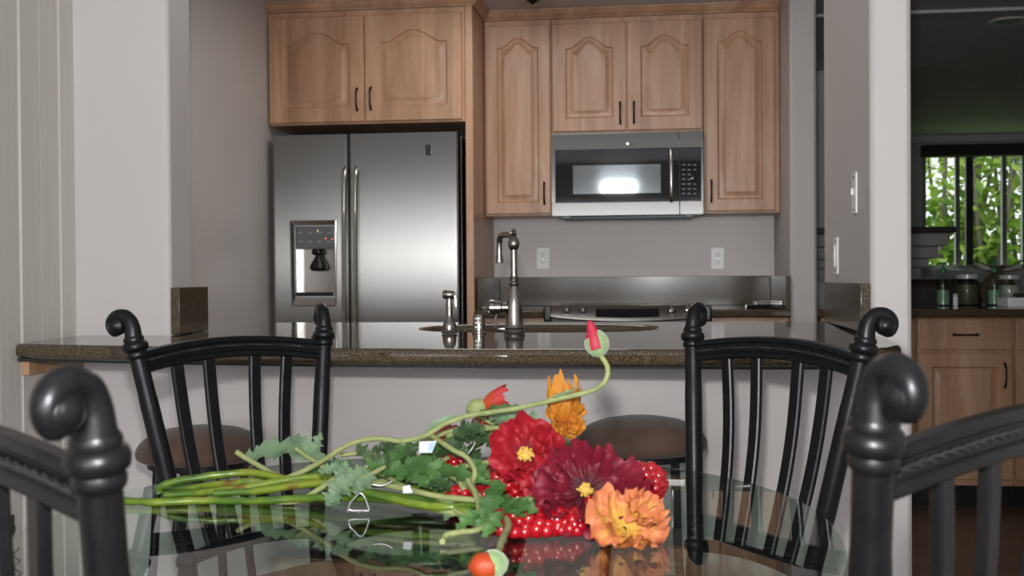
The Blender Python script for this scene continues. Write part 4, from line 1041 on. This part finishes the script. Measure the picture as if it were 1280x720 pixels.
berry_stem('short glossy stem among the stem ends, with red berries left of the poppies', [(196, 610, 1.77), (240, 609, 1.77), (290, 604, 1.76), (350, 600, 1.76), (420, 603, 1.72), (500, 606, 1.68), (575, 620, 1.62)], [((592, 628, 1.6), .032, (1.25, .9, .7))])
berry_stem('thick yellow-green stem running under the leaves to the berries left of the red poppy', [(268, 617, 1.70), (330, 613, 1.70), (400, 604, 1.68), (460, 616, 1.62), (520, 630, 1.57), (570, 634, 1.55), (618, 624, 1.58)], [((640, 606, 1.6), .03, (1.2, .9, .9))])
berry_stem('dark green glossy stem at the back, its red berries showing above the leaves', [(300, 604, 1.8), (380, 596, 1.8), (470, 590, 1.78), (560, 575, 1.75), (606, 548, 1.74)], [((612, 532, 1.74), .02, (1.1, .8, .8)), ((560, 548, 1.76), .017, (1.2, .8, .9))])

# --- tall bud
P = px([(345, 603, 1.72), (372, 592, 1.71), (402, 577, 1.70), (436, 556, 1.69), (470, 548, 1.68), (500, 551, 1.67), (528, 546, 1.66), (556, 530, 1.65), (590, 519, 1.64), (645, 511, 1.62), (700, 498, 1.6), (738, 489, 1.59), (754, 479, 1.59), (760, 466, 1.59), (757, 453, 1.59), (750, 444, 1.59)])
t = fl('poppy_bud', 'long pale stem rising right to a closed pink-tipped green poppy bud', 'artificial flower', P[0])
stem(t, P, .0042, taper=.85)
c = at(744, 430, 1.59); tip = at(739, 399, 1.59); bse = at(750, 446, 1.59); ax = (tip - bse).normalized()
b = nbm(); prof = [(.003, 0), (.010, .003), (.0155, .010), (.0175, .018), (.0160, .026), (.0115, .033), (.0075, .037)]
lathe(b, prof, bse, axis=ax, seg=28)
for v in b.verts:   # a split down the front where the petals show
    d = v.co - bse; h_ = d.dot(ax); rad = d - ax * h_
    if rad.length > 1e-4:
        ang = rad.normalized().dot(Vector((-.05, -1, 0)))
        if ang > .90 and h_ > .008: v.co -= rad * .30
obj('calyx', b, M['calyx'], t, 60)
b = nbm(); lathe(b, [(.0135, .012), (.0142, .02), (.013, .028), (.009, .036), (.0068, .043), (.0045, .049), (.001, .053)], bse + Vector((0, -.0012, 0)), axis=(ax + Vector((-.06, 0, 0))).normalized(), seg=16)
for v in b.verts: v.co += Vector((math.sin(v.co.z * 900) * .0006, math.cos(v.co.z * 700) * .0006, 0))
M['pink'] = mat('pink_red_petal', (.32, .012, .035), .6); obj('petals', b, M['pink'], t, 60)
leaf(t, px([(690, 497, 1.6), (706, 492, 1.6), (724, 484, 1.6)]), .006, 'leaf_grey', 5)
leaf(t, px([(520, 552, 1.66), (548, 530, 1.66), (588, 520, 1.66), (628, 519, 1.66)]), .011, 'leaf_grey', 8, lobes=2)

# --- red poppy with the yellow centre
P = px([(295, 565, 1.78), (325, 583, 1.77), (360, 600, 1.76), (400, 607, 1.72), (460, 604, 1.68), (530, 592, 1.65), (600, 580, 1.62), (655, 572, 1.60)])
t = fl('poppy_flower', 'bright red poppy with a yellow centre, left of the dark red one', 'artificial flower', P[0]); stem(t, P, .0042)
flower_head(t, at(659, 570, 1.575), (-.02, -1, .45), .054, 5, 3, .20, .38, 'petal_red', 3, .22, jitter=.25)
leaf(t, px([(372, 606, 1.74), (395, 590, 1.74), (418, 582, 1.73), (440, 577, 1.73)]), .022, 'leaf_green', 21)

# --- dark red poppy
P = px([(308, 630, 1.68), (335, 635, 1.67), (372, 626, 1.67), (402, 610, 1.67), (425, 598, 1.66), (480, 606, 1.62), (560, 622, 1.56), (640, 626, 1.54), (725, 618, 1.53)])
t = fl('poppy_flower', 'large dark red poppy with a pale centre in the middle of the blooms', 'artificial flower', P[0]); stem(t, P, .0042)
flower_head(t, at(732, 616, 1.50), (.02, -1, .62), .076, 6, 3, .04, .34, 'petal_dark', 12, .14, jitter=.28)
flower_head(t, at(690, 632, 1.535), (-.25, -.8, .5), .054, 5, 2, .15, .42, 'petal_red', 41, .0, jitter=.3)
# --- more red crinkled petals on the lower left
# --- orange poppy
P = px([(420, 600, 1.72), (500, 590, 1.7), (580, 585, 1.68), (650, 570, 1.67), (700, 553, 1.66)])
t = fl('poppy_flower', 'half-closed orange poppy standing at the top of the blooms', 'artificial flower', P[0]); stem(t, P, .004)
flower_head(t, at(706, 528, 1.645), (.2, -.9, .45), .030, 6, 3, .35, .50, 'petal_orange', 9, .0, wide=1.4, jitter=.3)
flower_head(t, at(705, 536, 1.66), (-.05, -.2, 1), .036, 7, 2, 1.5, .28, 'petal_orange', 19, .0, wide=1.4, jitter=.3)
leaf(t, px([(700, 552, 1.66), (716, 562, 1.62), (728, 573, 1.60)]), .012, 'leaf_green', 31)
# --- yellow and pink poppy lower right
P = px([(470, 622, 1.62), (560, 640, 1.55), (640, 650, 1.5), (720, 655, 1.47), (770, 658, 1.46)])
t = fl('poppy_flower', 'ruffled yellow poppy with pink petal edges at the lower right of the blooms', 'artificial flower', P[0]); stem(t, P, .004)
flower_head(t, at(781, 661, 1.43), (.28, -.75, .75), .043, 6, 2, .22, .42, 'petal_peach', 17, .0, jitter=.3)
flower_head(t, at(804, 641, 1.44), (.5, -.8, .7), .026, 5, 2, .3, .42, 'petal_peach', 27, .0, part='petals')

# --- small orange bud behind
P = px([(425, 569, 1.74), (450, 567, 1.74), (475, 571, 1.73), (505, 563, 1.72), (530, 552, 1.71), (560, 540, 1.71), (590, 533, 1.71), (625, 534, 1.70), (606, 524, 1.70), (590, 513, 1.70)])
t = fl('poppy_bud', 'small orange bud opening from a green calyx above the left leaves', 'artificial flower', P[0]); stem(t, P, .0038)
c = at(592, 511, 1.70); ax = (at(614, 503, 1.70) - c).normalized()
obj('calyx', lathe(nbm(), [(.002, -.012), (.010, -.006), (.0135, .002), (.012, .012), (.0085, .018)], c, axis=ax, seg=20), M['stem_pale'], t, 60)
b = nbm(); uvl = b.loops.layers.uv.new('UVMap'); petals(b, c + ax * .012, ax, .026, 4, 1, 1.5, .15, random.Random(4), uvl)
M['petal_fire'] = petal_mat('orange_red_petal', (.40, .05, .008), (.48, .07, .015), (.42, .03, .03)); obj('petals', b, M['petal_fire'], t, 80, fix=False)
# --- bud at the front
P = px([(540, 575, 1.66), (566, 590, 1.62), (600, 622, 1.56), (634, 650, 1.44), (628, 674, 1.34), (621, 697, 1.255)])
t = fl('poppy_bud', 'orange-red bud hanging lowest, nearest the front of the glass', 'artificial flower', P[0]); stem(t, P, .004)
c = at(624, 704, 1.25); ax = Vector((-.86, -.42, -.10)).normalized()
c.z = max(c.z, TT + .018)
b = nbm(); lathe(b, [(.003, -.010), (.010, -.006), (.0155, .002), (.0165, .008), (.0155, .012)], c, axis=ax, seg=22, cap=False); obj('calyx', b, M['calyx'], t, 60)
b = nbm(); ball(b, c + ax * .016, .0155, 1.2, 1, .95, 3)
for v in b.verts: v.co += (v.co - c).normalized() * .0012 * math.sin(v.co.x * 900) * math.cos(v.co.z * 700)
obj('petals', b, M['petal_fire'], t, 60)

# --- loose curly stems with leaves
def spray(lb, path, leaves, r=.0038):
    P = px(path); t = fl('leaf_spray', lb, 'artificial foliage', P[0]); stem(t, P, r)
    for lf in leaves: leaf(t, px(lf[0]), *lf[1:])
    return t
spray('grey-green poppy leaf spray reaching furthest left above the stem ends', [(470, 588, 1.72), (440, 590, 1.73), (408, 583, 1.74), (385, 572, 1.76), (370, 560, 1.77)],
      [([(404, 584, 1.75), (385, 566, 1.77), (350, 560, 1.79), (318, 570, 1.80), (304, 573, 1.80)], .033, 'leaf_grey', 2, (0, -.8, .6), 4),
       ([(392, 570, 1.77), (396, 556, 1.77), (402, 541, 1.77)], .018, 'leaf_grey', 3)])
spray('wavy pale stem with large toothed leaves crossing the middle of the bunch', [(402, 583, 1.72), (430, 590, 1.70), (462, 588, 1.68), (486, 597, 1.65), (506, 609, 1.62), (545, 622, 1.58), (572, 640, 1.54), (594, 656, 1.5)],
      [([(470, 590, 1.66), (448, 598, 1.65), (428, 612, 1.64), (414, 634, 1.62)], .030, 'leaf_grey', 41),
       ([(462, 590, 1.66), (480, 582, 1.66), (500, 572, 1.66), (524, 560, 1.66)], .030, 'leaf_dark', 42),
       ([(480, 592, 1.64), (502, 590, 1.63), (522, 596, 1.62), (540, 612, 1.61)], .026, 'leaf_green', 43),
       ([(560, 625, 1.56), (562, 640, 1.55), (556, 660, 1.53)], .016, 'leaf_grey', 44)])
spray('dark toothed leaf spray between the pale stems and the red poppy', [(500, 560, 1.70), (528, 575, 1.66), (550, 588, 1.63), (572, 600, 1.6), (580, 612, 1.58)],
      [([(540, 582, 1.64), (566, 590, 1.6), (590, 596, 1.58), (617, 607, 1.57)], .020, 'leaf_green', 51),
       ([(560, 560, 1.68), (584, 545, 1.68), (606, 548, 1.67), (622, 560, 1.66)], .030, 'leaf_dark', 52),
       ([(520, 566, 1.67), (500, 580, 1.66), (478, 584, 1.66), (456, 574, 1.66)], .026, 'leaf_green', 53),
       ([(585, 560, 1.66), (596, 580, 1.63), (600, 600, 1.6)], .022, 'leaf_dark', 54)])
spray('broad grey-green leaf spray under the tall bud stem', [(560, 545, 1.70), (590, 538, 1.68), (625, 535, 1.66), (655, 540, 1.65)],
      [([(612, 520, 1.67), (640, 524, 1.65), (664, 532, 1.64), (690, 546, 1.64)], .034, 'leaf_grey', 61),
       ([(580, 545, 1.70), (560, 556, 1.69), (552, 575, 1.68)], .022, 'leaf_green', 62),
       ([(596, 520, 1.69), (622, 512, 1.67), (652, 508, 1.66)], .014, 'leaf_green', 63)])
spray('bright green leaf spray in front of the lower left berries', [(585, 600, 1.56), (596, 622, 1.52), (600, 645, 1.49)],
      [([(622, 600, 1.50), (618, 620, 1.47), (606, 640, 1.46), (594, 664, 1.45)], .026, 'leaf_green', 71),
       ([(632, 618, 1.49), (636, 634, 1.46), (658, 646, 1.44)], .020, 'leaf_green', 72),
       ([(600, 640, 1.46), (584, 650, 1.45), (570, 672, 1.45)], .018, 'leaf_green', 73)])
spray('grey-green leaf spray sticking out right behind the red poppy', [(640, 575, 1.66), (690, 570, 1.64), (722, 572, 1.62)],
      [([(705, 566, 1.63), (730, 571, 1.62), (752, 574, 1.61), (776, 577, 1.60)], .014, 'leaf_grey', 81),
       ([(738, 588, 1.58), (752, 592, 1.56), (766, 600, 1.55)], .010, 'leaf_grey', 82)])
spray('pale hooked stem lying in front of the leaves, without a flower', [(553, 684, 1.41), (554, 676, 1.42), (560, 668, 1.43), (578, 665, 1.44), (598, 662, 1.45), (612, 650, 1.47)], [])
spray('grey-green leaf spray draped over the wire loop', [(500, 575, 1.68), (470, 590, 1.65), (448, 600, 1.63)],
      [([(452, 592, 1.64), (434, 602, 1.63), (420, 616, 1.62), (408, 632, 1.61)], .034, 'leaf_grey', 91),
       ([(440, 588, 1.64), (420, 586, 1.64), (398, 590, 1.64)], .020, 'leaf_grey', 92),
       ([(470, 582, 1.66), (456, 566, 1.67), (446, 556, 1.68)], .018, 'leaf_dark', 93)])
spray('dark green leaf spray under the white tag', [(520, 590, 1.68), (545, 580, 1.66), (560, 572, 1.65)],
      [([(505, 585, 1.64), (524, 580, 1.63), (544, 590, 1.62), (560, 604, 1.61)], .030, 'leaf_green', 94),
       ([(540, 570, 1.66), (562, 562, 1.65), (588, 568, 1.64)], .022, 'leaf_dark', 95),
       ([(530, 600, 1.62), (552, 604, 1.61), (574, 614, 1.6)], .022, 'leaf_dark', 96)])
spray('green leaf spray hanging in front of the lowest berries', [(610, 615, 1.52), (640, 628, 1.48), (650, 640, 1.46)],
      [([(640, 626, 1.46), (654, 632, 1.44), (672, 640, 1.43)], .020, 'leaf_green', 97),
       ([(626, 640, 1.44), (616, 654, 1.43), (604, 672, 1.42)], .020, 'leaf_green', 98)])
spray('small dark leaf spray crossed by a pale stem left of the red poppy', [(540, 545, 1.66), (562, 560, 1.62), (584, 572, 1.60), (594, 590, 1.58), (590, 606, 1.57), (600, 622, 1.55)],
      [([(566, 546, 1.66), (588, 536, 1.66), (606, 542, 1.65)], .024, 'leaf_dark', 101), ([(590, 574, 1.6), (600, 588, 1.59), (612, 598, 1.58)], .018, 'leaf_green', 102),
       ([(545, 552, 1.66), (536, 572, 1.64), (520, 590, 1.63)], .022, 'leaf_green', 103)])
spray('green leaf spray spreading below the tall bud stem at the left', [(490, 560, 1.7), (475, 575, 1.68), (455, 585, 1.67)],
      [([(500, 552, 1.69), (484, 560, 1.68), (464, 562, 1.68)], .022, 'leaf_dark', 104), ([(520, 556, 1.68), (500, 568, 1.66), (488, 586, 1.64)], .024, 'leaf_green', 105),
       ([(470, 596, 1.63), (452, 606, 1.62), (444, 618, 1.61)], .022, 'leaf_grey', 106)], .003)
# --- silver twist wires and tags
def wire(lb, pts, Z):
    o = obj('silver_wire', tube(nbm(), smooth_path(px(pts, Z), 5), .0013, 8), M['wire'], None, 60); return tag(o, lb, 'wire', 'silver wires in the bunch')
wire('silver wire loop hanging in front of the longest green stem', [(438, 627), (436, 636), (442, 642), (455, 643), (461, 638), (458, 627), (454, 619), (449, 617), (442, 624), (437, 630)], 1.60)
wire('short silver wire among the leaves above the loop', [(466, 606), (476, 607), (484, 605), (490, 601)], 1.60)
wire('short silver wire sticking up beside the white tag', [(585, 567), (590, 561), (594, 553)], 1.62)
p = at(537, 559, 1.60); b = nbm(); R_ = [at(524, 552, 1.60), at(546, 551, 1.60), at(540, 566, 1.60), at(524, 566, 1.60)]
def plate(R_, th=.0006):
    b = nbm(); f = [b.verts.new(v) for v in R_]; g = [b.verts.new(v + Vector((0, th, 0))) for v in R_]
    b.faces.new(f); b.faces.new(g[::-1])
    for k in range(4): b.faces.new((f[k], f[(k + 1) % 4], g[(k + 1) % 4], g[k]))
    return b
t = thing('paper_tag', 'small white tag with pale blue print below the long bud stem', 'tag', R_[0]); obj('tag_sheet', plate(R_), M['paper'], t, 0)
obj('tag_print', plate([at(537, 553.5, 1.599), at(545, 552.5, 1.599), at(540, 564.5, 1.599), at(535, 562, 1.599)], .0004), M['blue'], t, 0)
R_ = [at(503, 608, 1.58), at(512, 606, 1.58), at(516, 616, 1.58), at(504, 617, 1.58)]
o = obj('paper_tag', plate(R_), M['paper'], None, 0); tag(o, 'tiny plain white tag under the middle leaves', 'tag')

# ------------------------------------------------------------------ lights
def area(name, loc, target, size, power, color=(1, 1, 1), size_y=None, shape='RECTANGLE', spread=None):
    l = bpy.data.lights.new(name, 'AREA'); l.energy = power; l.color = color; l.shape = shape; l.size = size
    if size_y: l.size_y = size_y
    if spread: l.spread = spread
    o = bpy.data.objects.new(name, l); COL.objects.link(o); o.location = loc
    o.rotation_euler = (Vector(target) - Vector(loc)).to_track_quat('-Z', 'Y').to_euler(); return o
area('camera_flash', (-.03, .03, H + .17), at(600, 330, 4), .05, 33, (1, .98, .96), shape='DISK')
area('rear_window_daylight', (-.25, YB - .5, 1.45), (.2, 3, 1.2), 2.6, 160, (.95, .97, 1), size_y=1.6)
area('kitchen_fill_light', (-.6, 4.65, CEIL - .03), (-.6, 4.65, 0), .9, 12, (1, .97, .93), size_y=.9)  # added fill lamp that lifts the kitchen; no ceiling fixture belongs to it
s = bpy.data.lights.new('sun', 'SUN'); s.energy = 5; s.angle = .01; s.color = (1, .96, .88); so = bpy.data.objects.new('sun', s); COL.objects.link(so)
so.rotation_euler = Vector((.35, -.45, -1)).to_track_quat('-Z', 'Y').to_euler()
wd = bpy.data.worlds.new('World'); sc.world = wd; wd.use_nodes = True; nt = wd.node_tree; bg = nt.nodes['Background']
sky = nt.nodes.new('ShaderNodeTexSky'); sky.sky_type = 'HOSEK_WILKIE'; sky.turbidity = 6; sky.ground_albedo = .4; sky.sun_direction = Vector((-.35, .45, 1)).normalized()
mixn = nt.nodes.new('ShaderNodeMix'); mixn.data_type = 'RGBA'; mixn.inputs[0].default_value = .6; mixn.inputs[7].default_value = (1, 1, 1, 1)
nt.links.new(sky.outputs[0], mixn.inputs[6]); nt.links.new(mixn.outputs[2], bg.inputs[0]); bg.inputs[1].default_value = 2.0

# ------------------------------------------------------------------ camera
cam = bpy.data.cameras.new('camera'); cam.sensor_width = 36; cam.lens = 36 * F / 1280; cam.clip_start = .02
co = bpy.data.objects.new('camera', cam); COL.objects.link(co); co.location = (0, 0, H)
Rm = Matrix.Rotation(PSI, 3, 'Z') @ Matrix.Rotation(PI / 2 - PIT, 3, 'X') @ Matrix.Rotation(-ROL, 3, 'Z')
co.rotation_euler = Rm.to_euler()
cam.dof.use_dof = True; cam.dof.focus_distance = 2.5; cam.dof.aperture_fstop = 8
sc.camera = co
sc.view_settings.view_transform = 'Standard'; sc.view_settings.look = 'None'; sc.view_settings.gamma = 1; sc.view_settings.use_curve_mapping = False
sc.view_settings.exposure = .06
